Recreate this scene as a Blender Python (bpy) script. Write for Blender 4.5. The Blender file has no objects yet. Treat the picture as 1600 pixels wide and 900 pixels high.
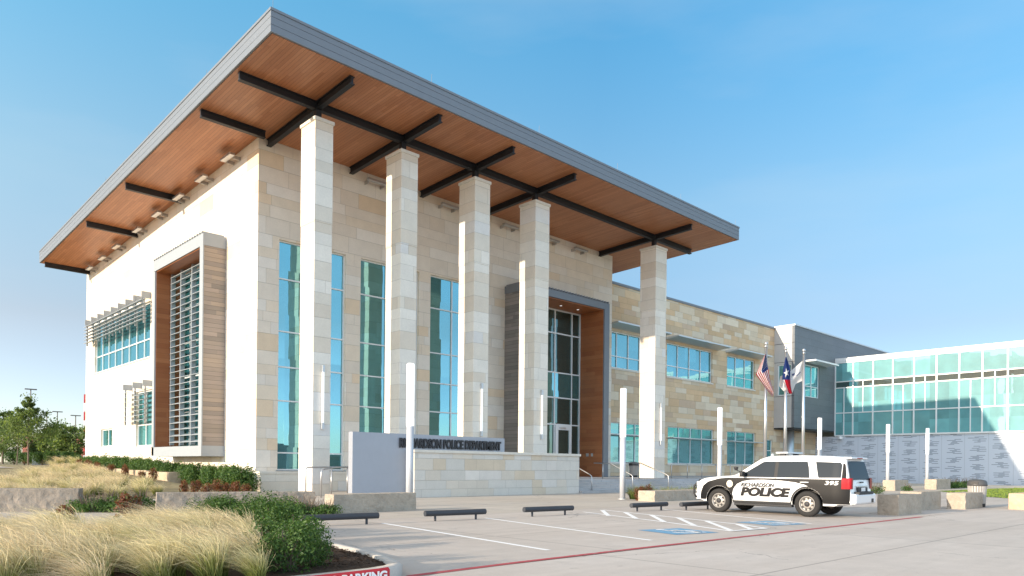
import bpy, bmesh, math, random
from mathutils import Vector, Matrix
R_ = math.radians
SC = bpy.context.scene
COL = SC.collection
random.seed(7)

# ------------------------------------------------------------------ camera, light, exposure
FPX, EYE, HY, ROLL, YAW = 1148.0, 1.4, 729.0, R_(0.55), R_(46.5)
cam_d = bpy.data.cameras.new('camera'); cam = bpy.data.objects.new('camera', cam_d); COL.objects.link(cam)
cam_d.sensor_width = 36; cam_d.lens = FPX/1600*36; cam_d.shift_y = (HY-450)/1600
cam_d.clip_start = .05; cam_d.clip_end = 6000
cam.matrix_world = Matrix.Translation((0, 0, EYE)) @ Matrix.Rotation(YAW-math.pi/2, 4, 'Z') @ Matrix.Rotation(math.pi/2, 4, 'X') @ Matrix.Rotation(ROLL, 4, 'Z')
SC.camera = cam
SUN_EL, SUN_PHI = R_(14.2), R_(7.5)          # low sun from the left (-X), a little behind the front wall
w = bpy.data.worlds.new('World'); SC.world = w; w.use_nodes = True
nt = w.node_tree; nt.nodes.clear()
sky = nt.nodes.new('ShaderNodeTexSky'); sky.sky_type = 'NISHITA'; sky.sun_disc = False
sky.sun_elevation = SUN_EL; sky.sun_rotation = math.atan2(-math.cos(SUN_PHI), math.sin(SUN_PHI)) % (2*math.pi)
sky.air_density = 1.0; sky.dust_density = 0.15; sky.ozone_density = 3.0; sky.altitude = 100
bg = nt.nodes.new('ShaderNodeBackground'); bg.inputs[1].default_value = 0.15
wo = nt.nodes.new('ShaderNodeOutputWorld')
# clear summer sky: deeper blue well above the horizon, paler and less yellow close to it; unseen zenith brightened as added fill
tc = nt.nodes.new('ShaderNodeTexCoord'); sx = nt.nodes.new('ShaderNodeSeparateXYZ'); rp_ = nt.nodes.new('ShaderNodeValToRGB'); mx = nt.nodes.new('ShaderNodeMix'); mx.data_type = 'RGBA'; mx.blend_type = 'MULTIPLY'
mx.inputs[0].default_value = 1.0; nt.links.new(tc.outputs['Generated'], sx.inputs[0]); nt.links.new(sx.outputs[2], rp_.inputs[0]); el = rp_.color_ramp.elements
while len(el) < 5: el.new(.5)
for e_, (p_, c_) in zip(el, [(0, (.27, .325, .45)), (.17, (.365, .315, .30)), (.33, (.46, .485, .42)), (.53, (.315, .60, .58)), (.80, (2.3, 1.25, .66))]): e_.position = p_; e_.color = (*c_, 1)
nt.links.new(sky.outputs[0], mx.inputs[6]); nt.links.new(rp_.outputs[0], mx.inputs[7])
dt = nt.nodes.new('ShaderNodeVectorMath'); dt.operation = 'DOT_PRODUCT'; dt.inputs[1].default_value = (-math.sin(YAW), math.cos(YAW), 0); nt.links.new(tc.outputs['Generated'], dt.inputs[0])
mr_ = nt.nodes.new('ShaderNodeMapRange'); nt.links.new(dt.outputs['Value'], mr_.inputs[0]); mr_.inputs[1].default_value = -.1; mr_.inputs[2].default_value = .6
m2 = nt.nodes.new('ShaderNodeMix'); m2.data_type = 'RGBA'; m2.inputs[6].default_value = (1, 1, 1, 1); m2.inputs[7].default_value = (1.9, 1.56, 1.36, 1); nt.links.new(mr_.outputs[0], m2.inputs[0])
m3 = nt.nodes.new('ShaderNodeMix'); m3.data_type = 'RGBA'; m3.blend_type = 'MULTIPLY'; m3.inputs[0].default_value = 1.0; nt.links.new(mx.outputs[2], m3.inputs[6]); nt.links.new(m2.outputs[2], m3.inputs[7]); # next: brightness added to the unseen sky behind the camera, filling the entrance front
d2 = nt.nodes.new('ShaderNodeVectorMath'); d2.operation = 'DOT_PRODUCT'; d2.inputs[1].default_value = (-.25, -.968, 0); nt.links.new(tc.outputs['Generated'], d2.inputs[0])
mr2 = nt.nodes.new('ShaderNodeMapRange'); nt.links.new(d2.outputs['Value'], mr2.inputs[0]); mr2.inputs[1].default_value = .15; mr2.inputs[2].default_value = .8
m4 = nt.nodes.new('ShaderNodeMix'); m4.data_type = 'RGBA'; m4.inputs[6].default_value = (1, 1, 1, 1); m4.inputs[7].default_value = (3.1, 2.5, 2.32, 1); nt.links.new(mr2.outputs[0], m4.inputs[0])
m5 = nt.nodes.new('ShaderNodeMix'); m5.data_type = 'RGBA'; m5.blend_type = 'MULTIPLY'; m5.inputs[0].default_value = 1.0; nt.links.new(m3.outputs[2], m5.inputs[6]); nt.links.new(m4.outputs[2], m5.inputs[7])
# the faintest trace of high haze
mpn = nt.nodes.new('ShaderNodeMapping'); mpn.inputs['Scale'].default_value = (1.2, 1.2, 5.0); nt.links.new(tc.outputs['Generated'], mpn.inputs[0])
ns = nt.nodes.new('ShaderNodeTexNoise'); ns.inputs['Scale'].default_value = 2.2; ns.inputs['Detail'].default_value = 6; nt.links.new(mpn.outputs[0], ns.inputs['Vector'])
mr3 = nt.nodes.new('ShaderNodeMapRange'); nt.links.new(ns.outputs[0], mr3.inputs[0]); mr3.inputs[1].default_value = .45; mr3.inputs[2].default_value = .8; mr3.inputs[4].default_value = .22
m6 = nt.nodes.new('ShaderNodeMix'); m6.data_type = 'RGBA'; nt.links.new(mr3.outputs[0], m6.inputs[0]); nt.links.new(m5.outputs[2], m6.inputs[6]); m6.inputs[7].default_value = (1.35, 1.55, 1.75, 1)
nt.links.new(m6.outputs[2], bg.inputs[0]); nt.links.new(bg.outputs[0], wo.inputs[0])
sd = bpy.data.lights.new('sun', 'SUN'); sd.energy = 2.0; sd.angle = R_(0.5); sd.color = (1.0, .83, .64)
sun = bpy.data.objects.new('sun', sd); COL.objects.link(sun)
sdir = Vector((-math.cos(SUN_PHI)*math.cos(SUN_EL), math.sin(SUN_PHI)*math.cos(SUN_EL), math.sin(SUN_EL)))
sun.rotation_euler = sdir.to_track_quat('Z', 'Y').to_euler()
SC.view_settings.view_transform = 'Standard'; SC.view_settings.look = 'None'
SC.view_settings.exposure = 1.76; SC.view_settings.gamma = 1; SC.view_settings.use_curve_mapping = False
SC.cycles.max_bounces = 8; SC.cycles.diffuse_bounces = 4; SC.cycles.transparent_max_bounces = 8

# a pixel of the 1600 px photograph on a level plane, as a point
_rt = Vector((math.sin(YAW), -math.cos(YAW), 0)); _fw = Vector((math.cos(YAW), math.sin(YAW), 0))
def ray(x, y):
    u = (x-800)/FPX; v = (HY-y)/FPX; c, s = math.cos(ROLL), math.sin(ROLL)
    return _fw + _rt*(c*u-s*v) + Vector((0, 0, 1))*(s*u+c*v)
def onY(x, y, Y):
    r = ray(x, y); return Vector((0, 0, EYE)) + r*(Y/r.y)
def gnd(x, y, z=0):
    r = ray(x, y); return Vector((0, 0, EYE)) + r*((z-EYE)/r.z)
def dep(x, y, d):
    return Vector((0, 0, EYE)) + ray(x, y)*d

# ------------------------------------------------------------------ node helper and materials
class NT:
    def __init__(s, name):
        s.m = bpy.data.materials.new(name); s.m.use_nodes = True; s.t = s.m.node_tree; s.t.nodes.clear()
        s.out = s.t.nodes.new('ShaderNodeOutputMaterial')
    def n(s, typ, **kw):
        n = s.t.nodes.new(typ)
        for k, v in kw.items(): setattr(n, k, v)
        return n
    def put(s, sock, v):
        if hasattr(v, 'is_linked') or hasattr(v, 'links'): s.t.links.new(v, sock)
        elif v is not None: sock.default_value = v
    def math(s, op, a, b=None, c=None):
        n = s.n('ShaderNodeMath', operation=op); s.put(n.inputs[0], a)
        if b is not None: s.put(n.inputs[1], b)
        if c is not None: s.put(n.inputs[2], c)
        return n.outputs[0]
    def pos(s):
        g = s.n('ShaderNodeNewGeometry'); x = s.n('ShaderNodeSeparateXYZ'); s.t.links.new(g.outputs['Position'], x.inputs[0])
        return x.outputs[0], x.outputs[1], x.outputs[2], g.outputs['Position']
    def obj(s):
        g = s.n('ShaderNodeTexCoord'); x = s.n('ShaderNodeSeparateXYZ'); s.t.links.new(g.outputs['Object'], x.inputs[0])
        return x.outputs[0], x.outputs[1], x.outputs[2], g.outputs['Object']
    def vec(s, x, y, z=0.0):
        n = s.n('ShaderNodeCombineXYZ'); s.put(n.inputs[0], x); s.put(n.inputs[1], y); s.put(n.inputs[2], z); return n.outputs[0]
    def noise(s, vec, scale, detail=3, rough=.55):
        n = s.n('ShaderNodeTexNoise'); s.put(n.inputs['Vector'], vec); n.inputs['Scale'].default_value = scale
        n.inputs['Detail'].default_value = detail; n.inputs['Roughness'].default_value = rough; return n.outputs[0]
    def white(s, v, dim='3D'):
        n = s.n('ShaderNodeTexWhiteNoise', noise_dimensions=dim)
        s.put(n.inputs['W' if dim == '1D' else 'Vector'], v); return n.outputs['Value']
    def ramp(s, f, stops, interp='LINEAR'):
        n = s.n('ShaderNodeValToRGB'); s.put(n.inputs[0], f); e = n.color_ramp.elements; n.color_ramp.interpolation = interp
        while len(e) < len(stops): e.new(.5)
        for i, (p, c) in enumerate(stops): e[i].position = p; e[i].color = (*c, 1)
        return n.outputs[0]
    def mix(s, f, a, b, mode='MIX'):
        n = s.n('ShaderNodeMix', data_type='RGBA', blend_type=mode); s.put(n.inputs[0], f)
        for i, v in ((6, a), (7, b)): s.put(n.inputs[i], (*v, 1) if isinstance(v, tuple) and len(v) == 3 else v)
        return n.outputs[2]
    def bump(s, h, strength=.3, dist=.02):
        n = s.n('ShaderNodeBump'); n.inputs['Strength'].default_value = strength; n.inputs['Distance'].default_value = dist
        s.put(n.inputs['Height'], h); return n.outputs[0]
    def principled(s, col, rough=.6, metal=0.0, normal=None, spec=.5, **kw):
        p = s.n('ShaderNodeBsdfPrincipled')
        s.put(p.inputs['Base Color'], (*col, 1) if isinstance(col, tuple) else col)
        s.put(p.inputs['Roughness'], rough); s.put(p.inputs['Metallic'], metal); s.put(p.inputs['Specular IOR Level'], spec)
        if normal is not None: s.put(p.inputs['Normal'], normal)
        for k, v in kw.items(): s.put(p.inputs[k.replace('_', ' ')], v)
        return p.outputs[0]
    def done(s, sh):
        s.t.links.new(sh, s.out.inputs[0]); return s.m

def plain(name, col, rough=.5, metal=0.0, var=.08, scale=3.0, spec=.5):
    t = NT(name); _, _, _, P = t.pos(); f = t.noise(P, scale, 4)
    c = t.mix(f, tuple(max(0, v*(1-var*2)) for v in col), tuple(min(1, v*(1+var*2)) for v in col))
    return t.done(t.principled(c, rough, metal, spec=spec))

def blockstone(name, stops, h=.62, wd=1.9, joint=.012, rough=.8, bumpy=.25, jdark=.62, vary=.16):
    """coursed ashlar: random block lengths and a random colour for each block"""
    t = NT(name); x, y, z, P = t.pos(); u = t.math('ADD', x, y)
    zz = t.math('ADD', t.math('DIVIDE', z, h), t.math('MULTIPLY', t.math('SINE', t.math('MULTIPLY', z, 2.1)), .22))
    row = t.math('FLOOR', zz); r1 = t.white(row, '1D'); r2 = t.white(t.math('ADD', row, 37.3), '1D')
    wr = t.math('MULTIPLY_ADD', r2, wd*.7, wd*.6)
    uu = t.math('ADD', t.math('DIVIDE', u, wr), t.math('MULTIPLY', r1, 7.0))
    uu = t.math('ADD', uu, t.math('MULTIPLY', t.math('SINE', t.math('MULTIPLY', uu, 3.1)), .14))
    colm = t.math('FLOOR', uu)
    rnd = t.white(t.vec(colm, row, 3.0)); rnd2 = t.white(t.vec(colm, row, 11.0))
    base = t.ramp(rnd, stops, 'CONSTANT')
    bri = t.math('MULTIPLY_ADD', rnd2, vary, 1-vary/2)
    n1 = t.noise(P, 1.6, 5, .6); n2 = t.noise(P, 14, 4, .65)
    bri = t.math('MULTIPLY', bri, t.math('MULTIPLY_ADD', n1, .22, .89)); bri = t.math('MULTIPLY', bri, t.math('MULTIPLY_ADD', n2, .2, .9))
    fz = t.math('FRACT', zz); fu = t.math('FRACT', uu)
    dz = t.math('MULTIPLY', t.math('MINIMUM', fz, t.math('SUBTRACT', 1.0, fz)), h)
    du = t.math('MULTIPLY', t.math('MINIMUM', fu, t.math('SUBTRACT', 1.0, fu)), wr)
    d = t.math('MINIMUM', dz, du)
    j = t.n('ShaderNodeMapRange', clamp=True); t.put(j.inputs[0], d); j.inputs[1].default_value = joint*.4; j.inputs[2].default_value = joint*1.6
    jm = j.outputs[0]
    bri = t.math('MULTIPLY', bri, t.math('MULTIPLY_ADD', jm, 1-jdark, jdark))
    c = t.mix(1.0, base, t.vec(bri, bri, bri), 'MULTIPLY')
    hgt = t.math('ADD', t.math('MULTIPLY', jm, .6), t.math('MULTIPLY', n2, bumpy))
    hgt = t.math('ADD', hgt, t.math('MULTIPLY', rnd2, .25))
    return t.done(t.principled(c, rough, normal=t.bump(hgt, .5, .03), spec=.25))

M = {}
M['limestone'] = blockstone('limestone', [(0, (.75, .67, .565)), (.40, (.78, .72, .635)), (.68, (.75, .65, .52)), (.87, (.75, .605, .44)), (.94, (.76, .69, .595))], .66, 2.0, .008, .8, .25, .66, .08)
M['pillar_stone'] = blockstone('pillar_stone', [(0, (.77, .72, .63)), (.45, (.73, .665, .56)), (.78, (.69, .61, .50)), (.9, (.72, .69, .64))], .66, 3.4, .008, .8, .25, .7, .07)
M['sandstone'] = blockstone('sandstone', [(0, (.62, .47, .31)), (.24, (.67, .555, .41)), (.45, (.62, .44, .27)), (.60, (.70, .595, .455)), (.76, (.57, .43, .305)), (.88, (.65, .485, .31))], .55, 2.1, .014, .9, .8, .74, .20)
M['pale_masonry'] = blockstone('pale_masonry', [(0, (.60, .57, .51)), (.45, (.63, .57, .48)), (.72, (.60, .51, .39)), (.88, (.65, .61, .55))], .42, 1.5, .008, .8, .2, .75, .08)
M['fascia'] = plain('fascia', (.19, .21, .235), .55, .2, .03)
M['fascia_dark'] = plain('fascia_dark', (.18, .19, .205), .5, .4, .03)
M['steel_dark'] = plain('steel_dark', (.022, .023, .027), .5, .3)
M['alu'] = plain('alu', (.55, .57, .58), .4, .5, .03)
M['white_frame'] = plain('white_frame', (.74, .76, .76), .4, .1, .03)
M['steel'] = plain('steel', (.62, .63, .64), .3, .9, .04)
M['brushed'] = plain('brushed', (.50, .50, .50), .35, .8, .05)
M['white_paint'] = plain('white_paint', (.80, .80, .79), .4, 0, .02)
M['black'] = plain('black', (.012, .012, .013), .5)
M['soft_black'] = plain('soft_black', (.03, .03, .033), .6)
M['sign_grey'] = plain('sign_grey', (.36, .38, .42), .45, .3, .03)
M['cap_stone'] = plain('cap_stone', (.66, .62, .54), .8, 0, .08, 6)
M['louvre'] = plain('louvre', (.33, .36, .38), .5, 0, .03)
M['bronze'] = plain('bronze', (.17, .15, .13), .5, .4)

def planks(name, cols, pitch, axis, rough=.45, gap=.04, grain=(1, 1, 1), jd=.45):
    t = NT(name); x, y, z, P = t.pos(); u = {'x': x, 'y': y, 'z': z}[axis]
    k = t.math('DIVIDE', u, pitch); idx = t.math('FLOOR', k); f = t.math('FRACT', k)
    other = {'x': y, 'y': x, 'z': t.math('ADD', x, y)}[axis]
    r0 = t.white(idx, '1D')
    seg = t.math('FLOOR', t.math('ADD', t.math('DIVIDE', other, 3.2), t.math('MULTIPLY', r0, 5.0)))
    r = t.white(t.vec(idx, seg, 1.0))
    base = t.ramp(r, [(i/(len(cols)-1), c) for i, c in enumerate(cols)])
    mp = t.n('ShaderNodeMapping'); t.put(mp.inputs[0], P); mp.inputs['Scale'].default_value = grain
    g = t.noise(mp.outputs[0], 5, 5, .65); g2 = t.noise(P, .35, 3)
    b = t.math('MULTIPLY', t.math('MULTIPLY_ADD', g, .5, .75), t.math('MULTIPLY_ADD', g2, .3, .85))
    jt = t.math('GREATER_THAN', t.math('MINIMUM', f, t.math('SUBTRACT', 1.0, f)), gap)
    b2 = t.math('MULTIPLY', b, t.math('MULTIPLY_ADD', jt, 1-jd, jd))
    c = t.mix(1.0, base, t.vec(b2, b2, b2), 'MULTIPLY')
    return t.done(t.principled(c, rough, normal=t.bump(jt, .4, .01), spec=.4))
M['soffit_wood'] = planks('soffit_wood', [(.42, .165, .072), (.48, .20, .092), (.385, .145, .062), (.51, .22, .105)], .16, 'x', .42, .05, (6, .25, 1), .55)
M['wood_panel'] = planks('wood_panel', [(.33, .115, .04), (.39, .145, .055), (.30, .10, .036), (.42, .165, .065)], .30, 'z', .42, .02, (.3, .3, 5), .6)
M['grey_boards'] = planks('grey_boards', [(.27, .235, .205), (.36, .30, .255), (.23, .205, .18), (.38, .31, .245), (.31, .265, .225)], .235, 'z', .6, .04, (.3, .3, 6), .5)
M['shaded_boards'] = planks('shaded_boards', [(.19, .18, .17), (.26, .24, .225), (.155, .15, .145), (.28, .255, .23)], .235, 'z', .6, .04, (.3, .3, 6), .5)  # darker copy of the grey boards, the entrance shade put into their colour
M['metal_siding'] = planks('metal_siding', [(.135, .15, .165), (.15, .165, .18), (.128, .142, .158)], .72, 'z', .5, .015, (1, 1, 1), .55)

def glass(name, deep, tint, fac=.5, rough=.015, scale=.6, gain=.45, cell=(1.85, 2.3)):
    """tinted glazing: a mirror-like coat over a dark coloured depth with a little interior unevenness"""
    t = NT(name); x, y, z, P = t.pos()
    cu = t.math('FLOOR', t.math('DIVIDE', t.math('ADD', x, y), cell[0])); cz = t.math('FLOOR', t.math('DIVIDE', z, cell[1]))
    k1 = t.white(t.vec(cu, cz, 1.0)); k2 = t.white(t.vec(cu, cz, 2.0)); k3 = t.white(t.vec(cu, cz, 3.0))
    n = t.math('MULTIPLY_ADD', k1, .55, t.math('MULTIPLY_ADD', t.noise(P, scale, 3), .7, -.12)); d = t.mix(n, tuple(v*.55 for v in deep), tuple(min(1, v*1.4) for v in deep))
    gn = t.n('ShaderNodeNewGeometry'); va = t.n('ShaderNodeVectorMath', operation='ADD'); t.put(va.inputs[0], gn.outputs['Normal'])
    t.put(va.inputs[1], t.vec(t.math('MULTIPLY_ADD', k2, .016, -.008), t.math('MULTIPLY_ADD', k2, .016, -.008), t.math('MULTIPLY_ADD', k3, .03, -.015)))
    bp = t.n('ShaderNodeBump'); bp.inputs['Strength'].default_value = .05; bp.inputs['Distance'].default_value = .06; t.put(bp.inputs['Height'], t.noise(P, .7, 2)); t.put(bp.inputs['Normal'], va.outputs[0]); wob = bp.outputs[0]
    a = t.principled(d, .4, spec=.3)
    g = t.n('ShaderNodeBsdfGlossy'); g.inputs['Color'].default_value = (*tint, 1); g.inputs['Roughness'].default_value = rough; t.put(g.inputs['Normal'], wob)
    lw = t.n('ShaderNodeLayerWeight'); lw.inputs[0].default_value = .35
    f = t.math('MULTIPLY_ADD', lw.outputs['Fresnel'], gain, fac)
    m = t.n('ShaderNodeMixShader'); t.put(m.inputs[0], f); t.put(m.inputs[1], a); t.put(m.inputs[2], g.outputs[0])
    return t.done(m.outputs[0])
M['glass'] = glass('glass', (.012, .10, .115), (.30, .66, .74), .5)
M['glass_wing'] = glass('glass_wing', (.13, .36, .38), (.50, .80, .85), .17)
M['glass_lower'] = glass('glass_lower', (.012, .12, .12), (.30, .62, .64), .45)
M['glass_dark'] = glass('glass_dark', (.012, .030, .028), (.32, .52, .52), .30)
M['car_glass'] = glass('car_glass', (.005, .012, .018), (.10, .20, .28), .04, gain=.3)

def concrete(name, col, jx, jy, seed=0.0, jw=.012, warm=.04):
    t = NT(name); x, y, z, P = t.pos()
    n1 = t.noise(P, .22, 5, .6); n2 = t.noise(P, 2.3, 5, .65); n3 = t.noise(P, 30, 3, .6)
    mp = t.n('ShaderNodeMapping'); t.put(mp.inputs[0], P); mp.inputs['Scale'].default_value = (.25, 2.2, 1)
    n4 = t.noise(mp.outputs[0], .8, 4, .6)
    b = t.math('MULTIPLY', t.math('MULTIPLY_ADD', n1, .34, .83), t.math('MULTIPLY_ADD', n2, .26, .87))
    b = t.math('MULTIPLY', b, t.math('MULTIPLY_ADD', n3, .22, .89)); b = t.math('MULTIPLY', b, t.math('MULTIPLY_ADD', n4, .34, .83))
    dm = None
    for u, p, o in ((x, jx, .4), (y, jy, .9)):
        f = t.math('FRACT', t.math('ADD', t.math('DIVIDE', u, p), o+seed)); d = t.math('MULTIPLY', t.math('MINIMUM', f, t.math('SUBTRACT', 1.0, f)), p)
        dm = d if dm is None else t.math('MINIMUM', dm, d)
    j = t.n('ShaderNodeMapRange', clamp=True); t.put(j.inputs[0], dm); j.inputs[1].default_value = jw*.5; j.inputs[2].default_value = jw*1.8
    slab = t.white(t.vec(t.math('FLOOR', t.math('ADD', t.math('DIVIDE', x, jx), .4+seed)), t.math('FLOOR', t.math('ADD', t.math('DIVIDE', y, jy), .9+seed)), 2.0))
    b = t.math('MULTIPLY', b, t.math('MULTIPLY_ADD', slab, .09, .955))
    b = t.math('MULTIPLY', b, t.math('MULTIPLY_ADD', j.outputs[0], .4, .6))
    vo = t.n('ShaderNodeTexVoronoi', feature='DISTANCE_TO_EDGE'); vo.inputs['Scale'].default_value = .22
    wn = t.n('ShaderNodeTexNoise'); wn.inputs['Scale'].default_value = 1.6; wn.inputs['Detail'].default_value = 5; t.put(wn.inputs['Vector'], P)
    wa = t.n('ShaderNodeVectorMath', operation='MULTIPLY_ADD'); t.put(wa.inputs[0], wn.outputs['Color']); wa.inputs[1].default_value = (.9, .9, 0); t.put(wa.inputs[2], P); t.put(vo.inputs['Vector'], wa.outputs[0])
    ck = t.math('MULTIPLY', t.math('LESS_THAN', vo.outputs[0], .0035), t.math('GREATER_THAN', n1, .53)); b = t.math('MULTIPLY', b, t.math('MULTIPLY_ADD', ck, -.35, 1.0))
    sp = t.noise(P, 4.5, 2, .5); spm = t.n('ShaderNodeMapRange', clamp=True); t.put(spm.inputs[0], sp); spm.inputs[1].default_value = .70; spm.inputs[2].default_value = .76; b = t.math('MULTIPLY', b, t.math('MULTIPLY_ADD', spm.outputs[0], -.22, 1.0))
    st = t.noise(P, .9, 6, .7); stm = t.n('ShaderNodeMapRange', clamp=True); t.put(stm.inputs[0], st); stm.inputs[1].default_value = .60; stm.inputs[2].default_value = .72
    b = t.math('MULTIPLY', b, t.math('MULTIPLY_ADD', stm.outputs[0], -.14, 1.0))
    c = t.mix(1.0, t.mix(n1, tuple(v*(1+warm*(1-i)) for i, v in enumerate(col)), tuple(v*(1-warm*(1-i)) for i, v in enumerate(col))), t.vec(b, b, b), 'MULTIPLY')
    return t.done(t.principled(c, .75, normal=t.bump(n3, .12, .01), spec=.3))
M['parking'] = concrete('parking', (.475, .425, .38), 6.2, 5.2, jw=.018)
M['drive'] = concrete('drive', (.495, .445, .40), 7.0, 6.0, .3, jw=.018)
M['plaza'] = concrete('plaza', (.47, .42, .36), 1.9, 1.9, .1)
M['steps'] = concrete('steps', (.42, .42, .42), 3.5, 50, .2)
M['kerb'] = concrete('kerb', (.50, .47, .43), 3.0, 3.0, .25)

def paint(name, col, wear=.5, seed=0.0):
    t = NT(name); x, y, z, P = t.pos(); n = t.noise(P, 7, 6, .75); n2 = t.noise(P, .8, 4)
    f = t.math('MULTIPLY_ADD', n2, .6, t.math('MULTIPLY', n, .8)); mr = t.n('ShaderNodeMapRange', clamp=True)
    t.put(mr.inputs[0], f); mr.inputs[1].default_value = .50+.4*(1-wear); mr.inputs[2].default_value = .72+.4*(1-wear)
    c = t.mix(mr.outputs[0], col, (.45, .42, .38)); return t.done(t.principled(c, .7, spec=.3))
M['line_white'] = paint('line_white', (.84, .84, .83), .12)
M['line_red'] = paint('line_red', (.42, .075, .085), .35)
M['kerb_red'] = paint('kerb_red', (.52, .035, .045), .15)
M['mark_blue'] = paint('mark_blue', (.15, .33, .50), .42)

def rock(name, a, b, scale=9):
    t = NT(name); x, y, z, P = t.pos(); n = t.noise(P, scale, 7, .7); n2 = t.noise(P, 1.5, 3)
    v = t.n('ShaderNodeTexVoronoi'); t.put(v.inputs['Vector'], P); v.inputs['Scale'].default_value = 5
    f = t.math('MULTIPLY_ADD', n2, .5, t.math('MULTIPLY', n, .6)); c = t.ramp(f, [(.25, a), (.75, b)])
    h = t.math('ADD', n, t.math('MULTIPLY', v.outputs[0], .4))
    return t.done(t.principled(c, .9, normal=t.bump(h, .9, .06), spec=.2))
M['rock'] = rock('rock', (.19, .165, .135), (.40, .345, .285))
M['rock_mid'] = rock('rock_mid', (.30, .255, .205), (.54, .46, .365))
M['rock_warm'] = rock('rock_warm', (.40, .30, .20), (.60, .48, .34), 6)
M['mulch'] = rock('mulch', (.028, .018, .012), (.10, .065, .045), 25)
M['lawn'] = rock('lawn', (.10, .15, .025), (.20, .27, .06), 12)
M['earth'] = rock('earth', (.20, .17, .10), (.33, .29, .18), 6)

def leaf(name, a, b, c=None, trans=.35):
    t = NT(name); g = t.n('ShaderNodeNewGeometry'); r = g.outputs['Random Per Island']
    stops = [(0, a), (.7, b)] + ([(1, c)] if c else [])
    col = t.ramp(r, stops); d = t.principled(col, .5, spec=.35)
    tr = t.n('ShaderNodeBsdfTranslucent'); t.put(tr.inputs[0], t.mix(1.0, col, (1.5, 1.5, .7), 'MULTIPLY'))
    m = t.n('ShaderNodeMixShader'); m.inputs[0].default_value = trans; t.put(m.inputs[1], d); t.put(m.inputs[2], tr.outputs[0])
    return t.done(m.outputs[0])
M['leaf_box'] = leaf('leaf_box', (.025, .065, .015), (.07, .14, .03), (.14, .22, .06))
M['leaf_hedge'] = leaf('leaf_hedge', (.03, .075, .02), (.085, .16, .04), (.14, .22, .06))
M['leaf_red'] = leaf('leaf_red', (.13, .05, .028), (.24, .09, .05), (.13, .16, .045))
M['leaf_tree'] = leaf('leaf_tree', (.07, .11, .04), (.16, .22, .08), (.25, .32, .12), .5)
M['leaf_dark'] = leaf('leaf_dark', (.05, .085, .03), (.12, .175, .055), (.17, .22, .075))
M['bark'] = plain('bark', (.16, .12, .09), .9, 0, .2, 8)
def blade(name, root, mid, tip):
    t = NT(name); uv = t.n('ShaderNodeUVMap'); sx = t.n('ShaderNodeSeparateXYZ'); t.t.links.new(uv.outputs[0], sx.inputs[0])
    col = t.ramp(sx.outputs[1], [(0, root), (.36, mid), (.68, tip), (1, tuple(min(1, v*1.12) for v in tip))])
    oi = t.n('ShaderNodeObjectInfo'); col = t.mix(t.math('MULTIPLY', oi.outputs['Random'], .40), col, t.mix(1.0, col, (.80, 1.0, .62), 'MULTIPLY'))
    g = t.n('ShaderNodeNewGeometry'); r = t.math('MULTIPLY_ADD', g.outputs['Random Per Island'], .85, .52)
    col = t.mix(1.0, col, t.vec(r, r, r), 'MULTIPLY'); d = t.principled(col, .55, spec=.25)
    tr = t.n('ShaderNodeBsdfTranslucent'); t.put(tr.inputs[0], col)
    m = t.n('ShaderNodeMixShader'); m.inputs[0].default_value = .4; t.put(m.inputs[1], d); t.put(m.inputs[2], tr.outputs[0])
    return t.done(m.outputs[0])
M['feather'] = blade('feather', (.10, .15, .035), (.34, .34, .11), (.80, .65, .42))
M['green_grass'] = blade('green_grass', (.07, .11, .03), (.16, .22, .06), (.32, .33, .14))
t = NT('lamp_white'); M['lamp_white'] = t.done(t.principled((.88, .88, .87), .35, spec=.5, Emission_Color=(1, .98, .95, 1), Emission_Strength=.18))
t = NT('pattern_panel')
x, y, z, P = t.pos(); u = t.math('MULTIPLY', t.math('ADD', x, y), 1.0)
cl = t.math('FLOOR', t.math('DIVIDE', u, 2.15)); fr = t.math('FRACT', t.math('DIVIDE', u, 2.15))
zr = t.math('DIVIDE', z, .105); row = t.math('FLOOR', zr); sh = t.math('MULTIPLY', t.white(t.vec(cl, 2.0, 1.0)), 9.0)
blk = t.math('FRACT', t.math('DIVIDE', t.math('ADD', row, t.math('FLOOR', sh)), 9.0)); alt = t.math('MODULO', row, 2.0)
r1 = t.white(t.vec(row, cl, 5.0)); r2 = t.white(t.vec(row, cl, 9.0))
st = t.math('MULTIPLY_ADD', alt, .22, t.math('MULTIPLY_ADD', r1, .16, .08)); ln = t.math('MULTIPLY_ADD', r2, .22, .26)
on = t.math('MULTIPLY', t.math('GREATER_THAN', fr, st), t.math('LESS_THAN', fr, t.math('ADD', st, ln)))
on = t.math('MULTIPLY', on, t.math('LESS_THAN', blk, .64)); on = t.math('MULTIPLY', on, t.math('GREATER_THAN', t.math('FRACT', zr), .3))
seam = t.math('LESS_THAN', fr, .012)
c = t.mix(on, (.56, .61, .68), (.27, .31, .37)); c = t.mix(seam, c, (.36, .40, .45))
M['pattern_panel'] = t.done(t.principled(c, .5, spec=.4))

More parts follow.
